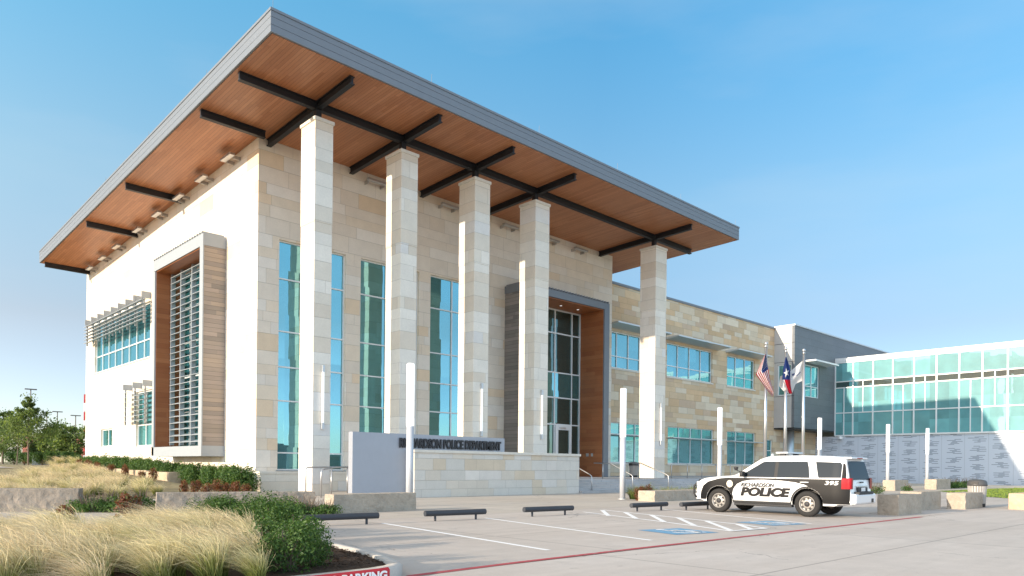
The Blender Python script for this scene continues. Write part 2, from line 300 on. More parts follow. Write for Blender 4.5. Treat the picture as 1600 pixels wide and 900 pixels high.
# ------------------------------------------------------------------ mesh building
ORI = {}
class MB:
    def __init__(s): s.v = []; s.f = []; s.mi = []; s.uv = None
    def add(s, vs, fs, mi=0):
        o = len(s.v); s.v += [tuple(p) for p in vs]; s.f += [tuple(i+o for i in f) for f in fs]; s.mi += [mi]*len(fs); return s
    def box(s, x0, x1, y0, y1, z0, z1, mi=0):
        vs = [(x0, y0, z0), (x1, y0, z0), (x1, y1, z0), (x0, y1, z0), (x0, y0, z1), (x1, y0, z1), (x1, y1, z1), (x0, y1, z1)]
        return s.add(vs, [(0, 3, 2, 1), (4, 5, 6, 7), (0, 1, 5, 4), (1, 2, 6, 5), (2, 3, 7, 6), (3, 0, 4, 7)], mi)
    def bevbox(s, x0, x1, y0, y1, z0, z1, b=.02, mi=0):
        bm = bmesh.new(); r = bmesh.ops.create_cube(bm, size=1)
        for v in bm.verts: v.co = ((x0+x1)/2+v.co.x*(x1-x0), (y0+y1)/2+v.co.y*(y1-y0), (z0+z1)/2+v.co.z*(z1-z0))
        bmesh.ops.bevel(bm, geom=list(bm.edges), offset=b, segments=2, affect='EDGES', profile=.5)
        s.frombm(bm, mi); return s
    def frombm(s, bm, mi=0):
        bm.verts.index_update(); s.add([v.co.copy() for v in bm.verts], [[v.index for v in f.verts] for f in bm.faces], mi); bm.free(); return s
    def hexa(s, b4, t4, mi=0):
        return s.add(list(b4)+list(t4), [(0, 3, 2, 1), (4, 5, 6, 7), (0, 1, 5, 4), (1, 2, 6, 5), (2, 3, 7, 6), (3, 0, 4, 7)], mi)
    def tube(s, pts, r, n=10, mi=0, cap=True):
        pts = [Vector(p) for p in pts]; rs = r if isinstance(r, (list, tuple)) else [r]*len(pts); o = []
        up = Vector((0, 0, 1)); d0 = (pts[1]-pts[0]).normalized()
        a = d0.cross(up) if abs(d0.z) < .95 else d0.cross(Vector((1, 0, 0))); a.normalize()
        for i, p in enumerate(pts):
            d = (pts[min(i+1, len(pts)-1)]-pts[max(i-1, 0)]).normalized(); a = (a-d*a.dot(d)).normalized(); b = d.cross(a)
            o += [p+(a*math.cos(2*math.pi*k/n)+b*math.sin(2*math.pi*k/n))*rs[i] for k in range(n)]
        fs = [(i*n+k, i*n+(k+1) % n, (i+1)*n+(k+1) % n, (i+1)*n+k) for i in range(len(pts)-1) for k in range(n)]
        if cap: fs += [tuple(range(n-1, -1, -1)), tuple((len(pts)-1)*n+k for k in range(n))]
        return s.add(o, fs, mi)
    def lathe(s, prof, c=(0, 0, 0), n=24, axis='z', mi=0):
        o = []
        for r, h in prof:
            for k in range(n):
                a = 2*math.pi*k/n; p = (r*math.cos(a), r*math.sin(a), h)
                if axis == 'y': p = (p[0], p[2], p[1])
                o.append((c[0]+p[0], c[1]+p[1], c[2]+p[2]))
        m = len(prof); fs = [(i*n+k, i*n+(k+1) % n, (i+1)*n+(k+1) % n, (i+1)*n+k) for i in range(m-1) for k in range(n)]
        if axis == 'y': fs = [f[::-1] for f in fs]
        return s.add(o, fs, mi)
    def prism(s, poly, z0, z1, mi=0):
        n = len(poly); vs = [(x, y, z0) for x, y in poly]+[(x, y, z1) for x, y in poly]
        return s.add(vs, [tuple(range(n-1, -1, -1)), tuple(range(n, 2*n))]+[(i, (i+1) % n, n+(i+1) % n, n+i) for i in range(n)], mi)
    def wall(s, ax, c, thick, u0, u1, z0, z1, holes, mi=0):
        """a wall sheet with real openings. ax='y': lies at y=c, u=x (outside towards -y); ax='x': lies at x=c, u=y (outside towards -x)"""
        us = sorted({u0, u1, *[h[0] for h in holes], *[h[1] for h in holes]}); zs = sorted({z0, z1, *[h[2] for h in holes], *[h[3] for h in holes]})
        P = (lambda u, d, z: (u, c+d, z)) if ax == 'y' else (lambda u, d, z: (c+d, u, z))
        hole = lambda u, z: any(h[0] < u < h[1] and h[2] < z < h[3] for h in holes)
        for i in range(len(us)-1):
            for k in range(len(zs)-1):
                a, b, e, f = us[i], us[i+1], zs[k], zs[k+1]
                if hole((a+b)/2, (e+f)/2): continue
                q = [P(a, 0, e), P(b, 0, e), P(b, 0, f), P(a, 0, f)]; s.add(q, [(0, 1, 2, 3) if ax == 'y' else (3, 2, 1, 0)], mi)
                q = [P(a, thick, e), P(b, thick, e), P(b, thick, f), P(a, thick, f)]; s.add(q, [(3, 2, 1, 0) if ax == 'y' else (0, 1, 2, 3)], mi)
        for (a, b, e, f) in [*holes, (u0, u1, z0, z1)]:
            for (p, q) in (((a, e), (b, e)), ((b, e), (b, f)), ((b, f), (a, f)), ((a, f), (a, e))):
                s.add([P(p[0], 0, p[1]), P(q[0], 0, q[1]), P(q[0], thick, q[1]), P(p[0], thick, p[1])], [(0, 1, 2, 3)], mi)
        return s
    def build(s, name, mats, parent=None, smooth=False, bevel=0, base=None):
        me = bpy.data.meshes.new(name); b = Vector(base) if base is not None else (ORI[parent.name] if parent else Vector((0, 0, 0)))
        me.from_pydata([tuple(Vector(v)-b) for v in s.v], [], s.f)
        for m in (mats if isinstance(mats, (list, tuple)) else [mats]): me.materials.append(m)
        if max(s.mi, default=0): me.polygons.foreach_set('material_index', s.mi)
        if smooth: me.polygons.foreach_set('use_smooth', [True]*len(me.polygons))
        o = bpy.data.objects.new(name, me); COL.objects.link(o)
        if parent: o.parent = parent; ORI[o.name] = b
        else: o.location = b; ORI[o.name] = b
        if bevel:
            m = o.modifiers.new('bevel', 'BEVEL'); m.width = bevel; m.segments = 2; m.limit_method = 'ANGLE'
        return o
def tag(o, label=None, cat=None, group=None, kind=None):
    if label: o['label'] = label
    if cat: o['category'] = cat
    if group: o['group'] = group
    if kind: o['kind'] = kind
    return o
def thing(name, label, cat, loc=(0, 0, 0), rotz=0, group=None, local=False):
    """an Empty at the thing's base; parts are given in world coordinates unless local"""
    o = bpy.data.objects.new(name, None); COL.objects.link(o); o.location = loc; o.rotation_euler = (0, 0, rotz)
    ORI[o.name] = Vector((0, 0, 0)) if local else Vector(loc)
    return tag(o, label, cat, group)
def dup(root, loc, rotz=None, label=None, group=None, scale=None):
    r = root.copy(); COL.objects.link(r); r.location = loc
    if rotz is not None: r.rotation_euler = (0, 0, rotz)
    if scale: r.scale = (scale,)*3
    if label: r['label'] = label
    if group: r['group'] = group
    for ch in list(root.children):
        c = ch.copy(); COL.objects.link(c); c.parent = r
        for g in list(ch.children):
            d = g.copy(); COL.objects.link(d); d.parent = c
    return r
def textmesh(name, body, size, extrude, mat, parent, place, bold=0.0, shear=0.0, width=None, align='LEFT'):
    cu = bpy.data.curves.new(name, 'FONT'); cu.body = body; cu.size = size; cu.extrude = extrude; cu.offset = bold; cu.shear = shear; cu.align_x = align
    tmp = bpy.data.objects.new(name+'_tmp', cu); COL.objects.link(tmp); bpy.context.view_layer.update()
    me = bpy.data.meshes.new_from_object(tmp.evaluated_get(bpy.context.evaluated_depsgraph_get())); bpy.data.objects.remove(tmp)
    xs = [v.co.x for v in me.vertices]; x0, x1 = min(xs), max(xs); k = (width/(x1-x0)) if width else 1
    for v in me.vertices: v.co = place((v.co.x-x0)*k, v.co.y, v.co.z)
    me.materials.clear(); me.materials.append(mat); me.name = name
    o = bpy.data.objects.new(name, me); COL.objects.link(o); o.parent = parent; return o

def strip(name, pts, wd, z, mat, thick=.0):
    """a painted line along points on the ground"""
    m = MB(); pts = [Vector((p[0], p[1], 0)) for p in pts]; L = []; Rr = []
    for i, p in enumerate(pts):
        d = (pts[min(i+1, len(pts)-1)]-pts[max(i-1, 0)]).normalized(); n = Vector((-d.y, d.x, 0))*wd/2
        L.append(p+n); Rr.append(p-n)
    vs = [(p.x, p.y, z) for p in L]+[(p.x, p.y, z) for p in Rr]; k = len(pts)
    m.add(vs, [(i+1, i, k+i, k+i+1) for i in range(k-1)])
    return m.build(name, mat)
def sheet(name, poly, z, mat, kind='structure'):
    m = MB(); m.add([(x, y, z) for x, y in poly], [tuple(range(len(poly)))])
    return tag(m.build(name, mat), kind=kind)

# ------------------------------------------------------------------ ground
def terrain(x, y):
    """the planted ground left of the building climbs gently away from the car park"""
    def ss(a, b, v):
        q = max(0, min(1, (v-a)/(b-a))); return q*q*(3-2*q)
    return 1.15*ss(27, 66, y)*max(ss(17.5, 14.0, x), ss(68, 74, y))
SZ = lambda x, y: 18.17-.0095*(x-12.7)-.028*(y-27.2)      # underside of the canopy roof, which falls gently to the back and right

g = MB(); g.add([(-3000, -3000, -.03), (3000, -3000, -.03), (3000, 3000, -.03), (-3000, 3000, -.03)], [(0, 1, 2, 3)])
tag(g.build('ground', M['earth']), kind='structure')
sheet('parking_lot', [(-30, 7.72), (60, 7.55), (60, 16.2), (9.4, 16.2), (-30, 16.2)], 0, M['parking'])
sheet('driveway', [(-60, -60), (140, -60), (140, 7.4), (60, 7.55), (-60, 7.72)], 0.0, M['drive'])
sheet('plaza', [(8.2, 16.2), (60, 16.2), (60, 11.5), (86, 11.5), (86, 38.6), (8.2, 38.6)], 0.0, M['plaza'])
sheet('sidewalk', [(-30, 21.0), (8.2, 16.6), (8.2, 24.6), (-30, 38)], 0.004, M['plaza'])
sheet('pavement_strip', [(60, 7.55), (140, 7.4), (140, 9.2), (60, 11.5)], 0.0, M['plaza'])
sheet('lawn', [(41.5, 7.0), (47, 12.0), (56, 16.5), (70, 16.2), (86, 12), (86, -10), (60, -10)], .012, M['lawn'])
m = MB(); nx, ny = 120, 120
for j in range(ny+1):
    for i in range(nx+1):
        x = -75+i*210/nx; yy = 25.5+j*280/ny; m.v.append((x, yy, terrain(x, yy)-.022+.0*j))
for j in range(ny):
    for i in range(nx): a = j*(nx+1)+i; m.f.append((a, a+1, a+nx+2, a+nx+1)); m.mi.append(0)
tag(m.build('planted_slope', M['earth'], smooth=True), kind='structure')
m = MB()
for j in range(9):
    for i in range(2):
        yy = 57+j*1.5; x = -30+i*39.5-j*.3*i; m.v.append((x, yy, terrain(x, yy)+.02))
for j in range(8): m.f.append((2*j, 2*j+1, 2*j+3, 2*j+2)); m.mi.append(0)
tag(m.build('side_road', M['drive']), kind='structure')

# painted markings
def gl(*px): return [gnd(*p)[:2] for p in px]
red = [(5.45, 7.62), (7.4, 7.70), (10.5, 7.72), (15, 7.66), (20.4, 7.6), (24.2, 7.55)]
tag(strip('fire_lane_line', red, .13, .006, M['line_red']), kind='structure')
for a, b in (((9.95, 15.0), (8.93, 8.5)), ((13.15, 14.9), (11.7, 8.4)), ((20.9, 14.6), (18.6, 8.4))):
    tag(strip('stall_line', [a, b], .12, .005, M['line_white']), kind='structure')
for ln in ([(943, 797), (1049, 808), (1102, 813.7), (1156, 819.5), (1200, 826)], [(911, 800), (1029, 814.6), (1086, 822), (1144.6, 830.4)]):
    tag(strip('stall_line', [gnd(*p)[:2] for p in ln], .12, .005, M['line_white']), kind='structure')
for p, q in (((940.7, 797.4), (951, 806.4)), ((977, 801), (995, 811)), ((1016.4, 804.6), (1039, 816.4)), ((1058.5, 809), (1085.7, 821.8)), ((1103.8, 814.6), (1144, 830)), ((1151, 819), (1174, 827.3))):
    A, Bq = gnd(*p), gnd(*q); tag(strip('hatch_line', [(A.x, A.y), (Bq.x, Bq.y)], .14, .009, M['line_white']), kind='structure')
A, Bq = gnd(1144, 830.2), gnd(1200, 826); tag(strip('hatch_line', [(A.x, A.y), (Bq.x, Bq.y)], .12, .013, M['line_white']), kind='structure')
def access_mark(c, d, size):
    """the blue square with the white wheelchair figure, painted on the ground"""
    c = Vector((c[0], c[1])); f = Vector(d).normalized(); l = Vector((-f.y, f.x))
    P = lambda a, b, z: (*(c+l*a*size+f*b*size), z)
    q = MB(); q.add([P(-.62, -.62, .006), P(.62, -.62, .006), P(.62, .62, .006), P(-.62, .62, .006)], [(3, 2, 1, 0)] if False else [(0, 1, 2, 3)])
    tag(q.build('accessible_bay_marking', M['mark_blue']), kind='structure')
    s = MB()
    def seg(pts, wd):
        for (a, b), (e, h) in zip(pts[:-1], pts[1:]):
            dx, dy = e-a, h-b; L = math.hypot(dx, dy); nx_, ny_ = -dy/L*wd/2, dx/L*wd/2
            s.add([P(a+nx_, b+ny_, .011), P(a-nx_, b-ny_, .011), P(e-nx_, h-ny_, .011), P(e+nx_, h+ny_, .011)], [(0, 1, 2, 3)])
    seg([(-.03+.30*math.cos(a), -.18+.30*math.sin(a)) for a in [math.radians(v) for v in range(130, 375, 18)]], .12)
    seg([(.12, .33), (.06, .05), (-.22, .05)], .13); seg([(.06, .05), (-.15, -.05), (-.3, -.42), (-.40, -.42)], .13); seg([(.08, .2), (-.2, .2)], .11)
    s.add([P(.12+.10*math.cos(a), .45+.10*math.sin(a), .0105) for a in [k*math.pi/6 for k in range(12)]], [tuple(range(12))])
    tag(s.build('accessible_bay_symbol', M['line_white']), kind='structure')
access_mark((13.85, 9.25), (.25, 1), 1.0); access_mark((17.9, 9.15), (.25, 1), 1.0)

# ------------------------------------------------------------------ entrance building with the big canopy roof
BX, BY = 16.1, 35.71
main = thing('entrance_building', 'tall cream limestone entrance building with stone pillars under a broad wood-lined canopy roof', 'building', (BX, BY, 0))
def P_(name, mb, mat, parent=main, **k): return mb.build(name, mat, parent, **k)
def window(parent, ax, c, u0, u1, z0, z1, vs=(), hs=(), fw=.07, gm='glass', dp=.12, fm='white_frame', name='window', segs=None):
    """frame members as one mesh with the panes as its child. The frame's outer face lies at c"""
    f = MB(); B = (lambda a, b, d0, d1, e, h: f.box(a, b, c+d0, c+d1, e, h)) if ax == 'y' else (lambda a, b, d0, d1, e, h: f.box(c+d0, c+d1, a, b, e, h))
    B(u0, u0+fw, 0, dp, z0, z1); B(u1-fw, u1, 0, dp, z0, z1); B(u0+fw, u1-fw, 0, dp, z1-fw, z1); B(u0+fw, u1-fw, 0, dp, z0, z0+fw)
    for v in vs: B(v-fw/2, v+fw/2, .004, dp, z0+fw, z1-fw)
    for h in hs: B(u0+fw, u1-fw, .008, dp-.01, h-fw/2, h+fw/2)
    for (a, b, e, h) in (segs or []): B(a, b, .006, dp-.02, e, h)
    o = f.build(name, M[fm], parent)
    p = MB(); d = c+dp*.6
    if ax == 'y': p.box(u0+.02, u1-.02, d, d+.02, z0+.02, z1-.02)
    else: p.box(d, d+.02, u0+.02, u1-.02, z0+.02, z1-.02)
    p.build('pane', M[gm], o); return o
# walls
LH = [(52.0, 65.35, 8.5, 12.2), (60.4, 63.45, 2.6, 3.98), (51.45, 54.85, 2.52, 6.3), (40.1, 47.2, 2.35, 13.0)]
FH = [(17.25, 21.15, 1.09, 12.98), (22.08, 26.1, 1.09, 12.98), (26.95, 30.9, 1.09, 12.98), (33.65, 41.3, .7, 12.8)]
P_('wall', MB().wall('x', BX, .4, BY+.4, 67.5, -.1, 17.9, LH), M['limestone'])
P_('wall', MB().wall('y', BY, .4, BX, 44.3, -.1, 18.0, FH), M['limestone'])
P_('wall', MB().wall('y', 67.5, .4, BX, 44.3, -.1, 17.8, []), M['limestone'])
P_('wall', MB().wall('x', 43.9, .4, BY+.4, 67.5, -.1, 17.6, []), M['limestone'])
m = MB(); m.box(16.02, 32.9, 35.0, 35.7, -.1, .92); m.box(15.98, 32.9, 34.96, 35.705, .92, 1.04); P_('plinth', m, M['pillar_stone'])
# roof: one slab whose underside falls gently, with stepped metal fascia boards and a boarded soffit
RX0, RX1, RY0, RY1 = 12.7, 48.1, 27.2, 67.6
def slab(mb, i, za, zb, x0=RX0, x1=RX1, y0=RY0, y1=RY1):
    c = [(x0+i, y0+i), (x1-i, y0+i), (x1-i, y1-i), (x0+i, y1-i)]
    return mb.hexa([(x, y, SZ(x, y)+za) for x, y in c], [(x, y, SZ(x, y)+zb) for x, y in c])
fa = MB(); slab(fa, .05, .03, .93); slab(fa, .0, .02, .30); slab(fa, .0, .315, .60); slab(fa, .0, .615, .84); slab(fa, -.03, .845, .95)
roof = P_('roof', fa, M['fascia'])
so = MB(); slab(so, .10, -.01, .019); so.build('soffit', M['soffit_wood'], roof)
for x, y in [(20.5, 27.25), (27.6, 27.25), (34.2, 27.25), (40.8, 27.25), (47.7, 27.25), (12.8, 27.3), (12.8, 34), (12.8, 42), (12.8, 50), (12.8, 58)]:
    z0 = SZ(x, y)+.95; MB().tube([(x+.05, y+.05, z0-.05), (x+.05, y+.05, z0+.45)], .006, 5).build('lightning_rod', M['bronze'], roof)
def beam(a, b, wd=.24, dp=.37):
    (x0, y0), (x1, y1) = a, b; d = Vector((x1-x0, y1-y0)).normalized(); n = Vector((-d.y, d.x))*wd/2
    c = [(x0+n.x, y0+n.y), (x0-n.x, y0-n.y), (x1-n.x, y1-n.y), (x1+n.x, y1+n.y)]
    q = MB()
    n2 = n*.42
    web = [(x0+n2.x, y0+n2.y), (x0-n2.x, y0-n2.y), (x1-n2.x, y1-n2.y), (x1+n2.x, y1+n2.y)]
    q.hexa([(x, y, SZ(x, y)-dp+.045) for x, y in web], [(x, y, SZ(x, y)-.055) for x, y in web])
    q.hexa([(x, y, SZ(x, y)-dp) for x, y in c], [(x, y, SZ(x, y)-dp+.045) for x, y in c])
    q.hexa([(x, y, SZ(x, y)-.055) for x, y in c], [(x, y, SZ(x, y)-.012) for x, y in c])
    P_('beam', q, M['steel_dark'])
PIL = [(16.2, .88), (20.87, .97), (25.63, 1.07), (30.27, 1.14), (42.1, 1.26)]
PY0, PY1 = 30.1, 31.4; LB = 30.72
beam((12.95, LB), (47.3, LB))
for x in (16.62, 21.4, 26.2, 31.0, 42.75): beam((x, 27.7), (x, LB-.14)); beam((x, LB+.14), (x, BY-.01))
for y in (35.0, 46.4, 54.8, 66.95): beam((12.95, y), (BX-.012, y))
for k, (x, s) in enumerate(PIL):
    zt = SZ(x, 30.7)-.98; q = MB(); q.bevbox(x, x+s, PY0, PY1, -.1, 12.35, .012); q.bevbox(x-.012, x+s+.012, PY0-.012, PY1+.012, 12.352, zt-.16, .015)
    c = P_('pillar', q, M['pillar_stone'])
    q = MB(); q.bevbox(x-.06, x+s+.06, PY0-.06, PY1+.06, zt-.16, zt, .015); q.build('capital', M['cap_stone'], c)
    cx = x+s/2; q = MB(); q.box(cx-.13, cx+.13, LB-.13, LB+.13, zt, SZ(cx, LB)-.36); q.build('post_stub', M['steel_dark'], c)
    if k != 1:
        lx = x+s*.52; q = MB(); q.bevbox(lx-.045, lx+.045, PY0-.12, PY0-.03, 3.3, 5.6, .015); o = q.build('wall_lamp', M['lamp_white'], c)
        q = MB(); q.box(lx-.06, lx+.06, PY0-.13, PY0-.012, 5.6, 5.9); q.build('lamp_bracket', M['alu'], c); MB().box(lx-.06, lx+.06, PY0-.13, PY0-.012, 3.02, 3.3).build('lamp_bracket', M['alu'], c)
# tall front windows
for (u0, u1) in ((17.25, 21.15), (22.08, 26.1), (26.95, 30.9)):
    window(main, 'y', BY+.16, u0, u1, 1.09, 12.98, [u0+1.8], [2.0, 4.7, 6.46, 8.3, 11.02])
    q = MB(); q.box(u0-.08, u1+.08, BY-.05, BY+.15, 1.045, 1.088); P_('window_sill', q, M['fascia'])
# entrance portal: projecting box, boards outside, wood inside, glass curtain set back
po = MB(); po.box(33.1, 33.62, 34.02, BY-.002, .7, 13.3); p_e = P_('entrance_portal', po, M['shaded_boards'])
q = MB(); q.box(33.06, 33.64, 33.95, 34.018, .7, 13.3); q.box(41.3, 41.86, 33.95, BY-.003, .7, 12.82); q.box(33.06, 41.86, 33.95, BY-.003, 12.822, 13.3)
for k in range(30): q.box(33.1+k*.292, 33.1+k*.292+.13, 33.88, 35.6, 13.302, 13.40)
q.build('portal_frame', M['fascia'], p_e)
q = MB(); q.box(41.262, 41.298, 34.06, 36.18, .7, 12.79); q.box(33.642, 33.68, 34.06, 36.18, .7, 12.79); q.box(33.682, 41.26, 34.06, 36.18, 12.75, 12.80)
wl = q.build('wood_lining', M['wood_panel'], p_e)
for x in (36.2, 38.0, 39.8): MB().lathe([(0, 0), (.09, 0), (.09, .02)], (x, 35.2, 12.735), 12).build('downlight', M['lamp_white'], wl)
MB().box(41.24, 41.262, 34.9, 35.06, 2.2, 2.42).build('door_button', M['steel'], wl); MB().box(41.24, 41.262, 35.3, 35.55, 2.2, 2.42).build('door_button', M['steel'], wl)
window(main, 'y', 36.2, 33.69, 41.25, .7, 12.74, [34.9, 36.7, 38.51, 40.33], [11.03, 8.2, 6.4, 4.47], .09, 'glass_dark', .14, name='glass_curtain')
for a, b in ((38.56, 40.28), (40.38, 41.15), (36.75, 38.46), (34.95, 36.65)): P_('spandrel_glass', MB().box(a, b, 36.225, 36.245, 6.45, 8.15), M['glass'])
q = MB(); q.box(38.57, 38.85, 36.12, 36.26, .72, 4.42); q.box(40.02, 40.28, 36.12, 36.26, .72, 4.42); q.box(38.85, 40.02, 36.12, 36.26, 4.08, 4.42); q.box(38.85, 40.02, 36.12, 36.26, .72, .95)
d = P_('door', q, M['white_frame'])
q = MB(); q.box(38.85, 40.02, 36.18, 36.2, .95, 4.08); q.build('door_pane', M['glass_dark'], d)
MB().tube([(39.92, 36.06, 1.5), (39.92, 36.06, 2.5)], .025, 8).build('handle', M['steel'], d); MB().box(38.95, 39.6, 36.07, 36.118, 4.16, 4.28).build('door_closer', M['steel'], d)
# the big projecting louvred window in the sunny left wall
q = MB(); q.box(14.92, BX-.002, 39.66, 40.06, 1.86, 13.62); p_l = P_('projecting_window_box', q, M['grey_boards'])
q = MB(); q.box(14.86, BX-.003, 47.2, 47.56, 1.86, 13.0); q.box(14.86, BX-.003, 39.62, 47.56, 13.02, 13.66); q.box(14.86, BX-.003, 39.62, 47.56, 1.80, 2.36); q.box(14.86, 14.918, 39.62, 40.08, 2.36, 13.02)
for k in range(22): q.box(14.8, 16.0, 39.66+k*.362, 39.66+k*.362+.1, 13.662, 13.74)
q.build('box_frame', M['louvre'], p_l)
q = MB(); q.box(14.95, 16.4, 47.165, 47.198, 2.37, 13.0); q.box(14.95, 16.4, 40.062, 40.095, 2.37, 13.0); q.box(14.95, 16.4, 40.1, 47.16, 12.97, 13.015); q.build('wood_lining', M['wood_panel'], p_l)
window(main, 'x', 16.3, 40.1, 47.16, 2.37, 12.96, [41.9, 43.65, 45.4], [4.5, 6.6, 8.7, 10.8], .08, 'glass')
def louvres(y0, y1, z0, z1, n, x, dpt, posts, name='louvre_screen', tilt=.05):
    q = MB()
    for k in range(n):
        z = z0+(z1-z0)*(k+.5)/n
        q.hexa([(x, y1, z-tilt), (x, y0, z-tilt), (x+dpt, y0, z+tilt), (x+dpt, y1, z+tilt)], [(x, y1, z-tilt+.03), (x, y0, z-tilt+.03), (x+dpt, y0, z+tilt+.03), (x+dpt, y1, z+tilt+.03)])
    for y in posts: q.box(x+.02, x+dpt-.02, y-.04, y+.04, z0, z1)
    P_(name, q, M['louvre'], p_l if name == 'louvre_screen' else main)
louvres(40.12, 47.14, 2.5, 12.95, 27, 15.72, .30, [40.2, 41.9, 43.65, 45.4, 47.05])
window(main, 'x', BX+.14, 52.0, 65.35, 8.5, 12.2, [52.0+13.35*k/8 for k in range(1, 8)], [9.75], .08, 'glass')
for a, b, e, h in ((51.9, 65.45, 8.40, 8.498), (60.3, 63.55, 2.5, 2.598), (51.35, 54.95, 2.42, 2.518)): P_('window_sill', MB().box(BX-.06, BX+.13, a, b, e, h), M['cap_stone'])
louvres(51.7, 66.0, 10.75, 12.3, 6, 15.45, .32, [], 'sunshade_louvres', .04)
for k in range(9): yy = 51.9+k*13.9/8; P_('sunshade_fin', MB().box(15.5, BX-.003, yy-.04, yy+.04, 12.3, 12.72).box(15.62, 15.72, yy-.035, yy+.035, 10.65, 12.3), M['louvre'])
window(main, 'x', BX+.14, 60.4, 63.45, 2.6, 3.98, [61.9], [], .1, 'glass_lower')
window(main, 'x', BX+.14, 51.45, 54.85, 2.52, 6.3, [53.15], [4.0], .1, 'glass_lower')
louvres(51.3, 55.9, 4.1, 6.4, 7, 15.48, .32, [], 'sunshade_louvres', .04)
for k in range(3): yy = 51.5+k*2.1; P_('sunshade_fin', MB().box(15.5, BX-.003, yy-.04, yy+.04, 6.45, 6.85).box(15.62, 15.72, yy-.035, yy+.035, 4.0, 6.45), M['louvre'])
# uplight fixtures under the soffit
for y in (38.3, 41.9, 45.5, 49.3, 53.2, 57.9, 61.5, 65.0):
    z = SZ(15.6, y)-.36; q = MB(); q.bevbox(15.42, 15.72, y-.62, y+.62, z-.07, z+.07, .02); f = P_('soffit_light', q, M['brushed'])
    for d in (-.4, .4): MB().box(15.72, BX-.002, y+d-.03, y+d+.03, z-.16, z+.02).build('bracket', M['brushed'], f)
for x in (22.8, 28.0, 33.1, 37.1, 40.1):
    z = SZ(x, 35.2)-.55; q = MB(); q.bevbox(x-.65, x+.65, 35.08, 35.34, z-.07, z+.07, .02); f = P_('soffit_light', q, M['brushed'])
    for d in (-.5, .5): MB().box(x+d-.03, x+d+.03, 35.34, BY-.002, z-.16, z+.02).build('bracket', M['brushed'], f)

# podium and entrance steps
m = MB()
for k in range(5): m.box(29.66, 46.0, 25.8+.34*k, 25.8+.34*(k+1), -.05, .14*(k+1))
m.box(24.72, 46.0, 27.5, 38.68, -.05, .703); m.box(46.001, 62, 26.6, 38.68, -.05, .70)
tag(m.build('entrance_steps', M['steps']), kind='structure')

# ------------------------------------------------------------------ sandstone wing
WY = 38.7
wing = thing('sandstone_wing', 'long two storey brown sandstone wing with bands of teal windows beside the entrance building', 'building', (44.31, WY, 0))
UP = [(47.3, 53.6), (55.94, 63.62), (66.35, 71.95)]; LO = [(47.3, 53.6), (56.2, 64.0), (66.5, 72.25)]
wz = lambda x: 16.95-.007*(x-48)
WH = [(a, b, 9.75, 12.8) for a, b in UP]+[(a, b, 1.8, 5.2) for a, b in LO]+[(73.9, 76.0, .71, 4.6)]
wing_w = MB().wall('y', WY, .4, 44.31, 86.9, -.1, 16.7, WH).build('wall', M['sandstone'], wing)
q = MB(); q.box(44.31, 76.18, WY-.08, WY+.5, 16.702, 16.90); q.build('parapet_cap', M['fascia'], wing)
q = MB(); q.box(44.4, 84.5, WY+.5, 66, 16.2, 16.5); q.box(44.35, 84.5, 66, 66.4, 0, 16.6); q.build('roof', M['fascia'], wing)
for i, (a, b) in enumerate(UP):
    n = (4, 4, 3)[i]; vs = [a+(b-a)*k/n for k in range(1, n)]
    window(wing, 'y', WY+.14, a, b, 9.75, 12.8, vs, [10.75], .08, 'glass', .12)
    q = MB(); q.hexa([(a-.3, WY-1.5, 13.16), (b+.9, WY-1.5, 13.16), (b+.9, WY-.002, 13.02), (a-.3, WY-.002, 13.02)], [(a-.3, WY-1.5, 13.27), (b+.9, WY-1.5, 13.27), (b+.9, WY-.002, 13.24), (a-.3, WY-.002, 13.24)]); q.build('sunshade', M['alu'], wing)
    q = MB(); q.box(a-.1, b+.1, WY-.07, WY+.13, 9.6, 9.748); q.build('window_sill', M['cap_stone'], wing)
for i, (a, b) in enumerate(LO):
    n = (3, 4, 3)[i]; vs = [a+(b-a)*k/n for k in range(1, n)]
    window(wing, 'y', WY+.14, a, b, 1.8, 5.2, vs, [4.15], .08, 'glass_lower', .12)
    q = MB(); q.box(a-.2, b+.5, WY-.75, WY-.002, 4.12, 4.2); q.build('sunshade', M['alu'], wing)
    q = MB(); q.box(a-.1, b+.1, WY-.07, WY+.13, 1.66, 1.798); q.build('window_sill', M['cap_stone'], wing)
window(wing, 'y', WY+.14, 73.9, 76.0, .71, 4.6, [74.95], [3.4], .08, 'glass_lower', .12)
q = MB(); q.bevbox(65.1, 65.2, WY-.14, WY-.03, 2.6, 5.0, .015); q.build('wall_lamp', M['lamp_white'], wing)

# ------------------------------------------------------------------ metal clad upper block
blk = thing('metal_clad_block', 'dark grey metal clad upper storey block raised on a round steel post beside the flagpoles', 'building', (76.2, 36.4, 0))
BH = [(78.7, 82.3, 9.4, 12.95)]; BL = [(36.55, 38.3, 9.4, 12.75)]
MB().wall('y', 36.4, .3, 76.2, 112, 5.9, 16.85, BH).build('wall', M['metal_siding'], blk)
t_ = MB(); t_.wall('x', 76.2, .3, 36.7, WY-.003, 5.9, 16.85, [(36.75, 38.3, 9.4, 12.75)]); t_.build('side_wall', M['white_paint'] if False else plain('panel_pale', (.50, .49, .48), .5, .2, .03), blk)
q = MB()
for z in (9.3, 13.0, 15.0): q.box(76.185, 76.2, 36.42, WY-.01, z-.02, z+.02)
q.build('panel_joint', M['steel_dark'], blk)
q = MB(); q.box(76.1, 112, 36.3, 36.9, 16.852, 17.0); q.box(76.1, 76.6, 36.9, WY-.01, 16.852, 17.0); q.build('parapet_cap', M['alu'], blk)
q = MB(); q.box(76.25, 112, 36.45, 45, 5.75, 5.898); q.build('soffit', M['steel_dark'], blk)
window(blk, 'y', 36.5, 78.7, 82.3, 9.4, 12.95, [80.5], [10.6], .1, 'glass', .12)
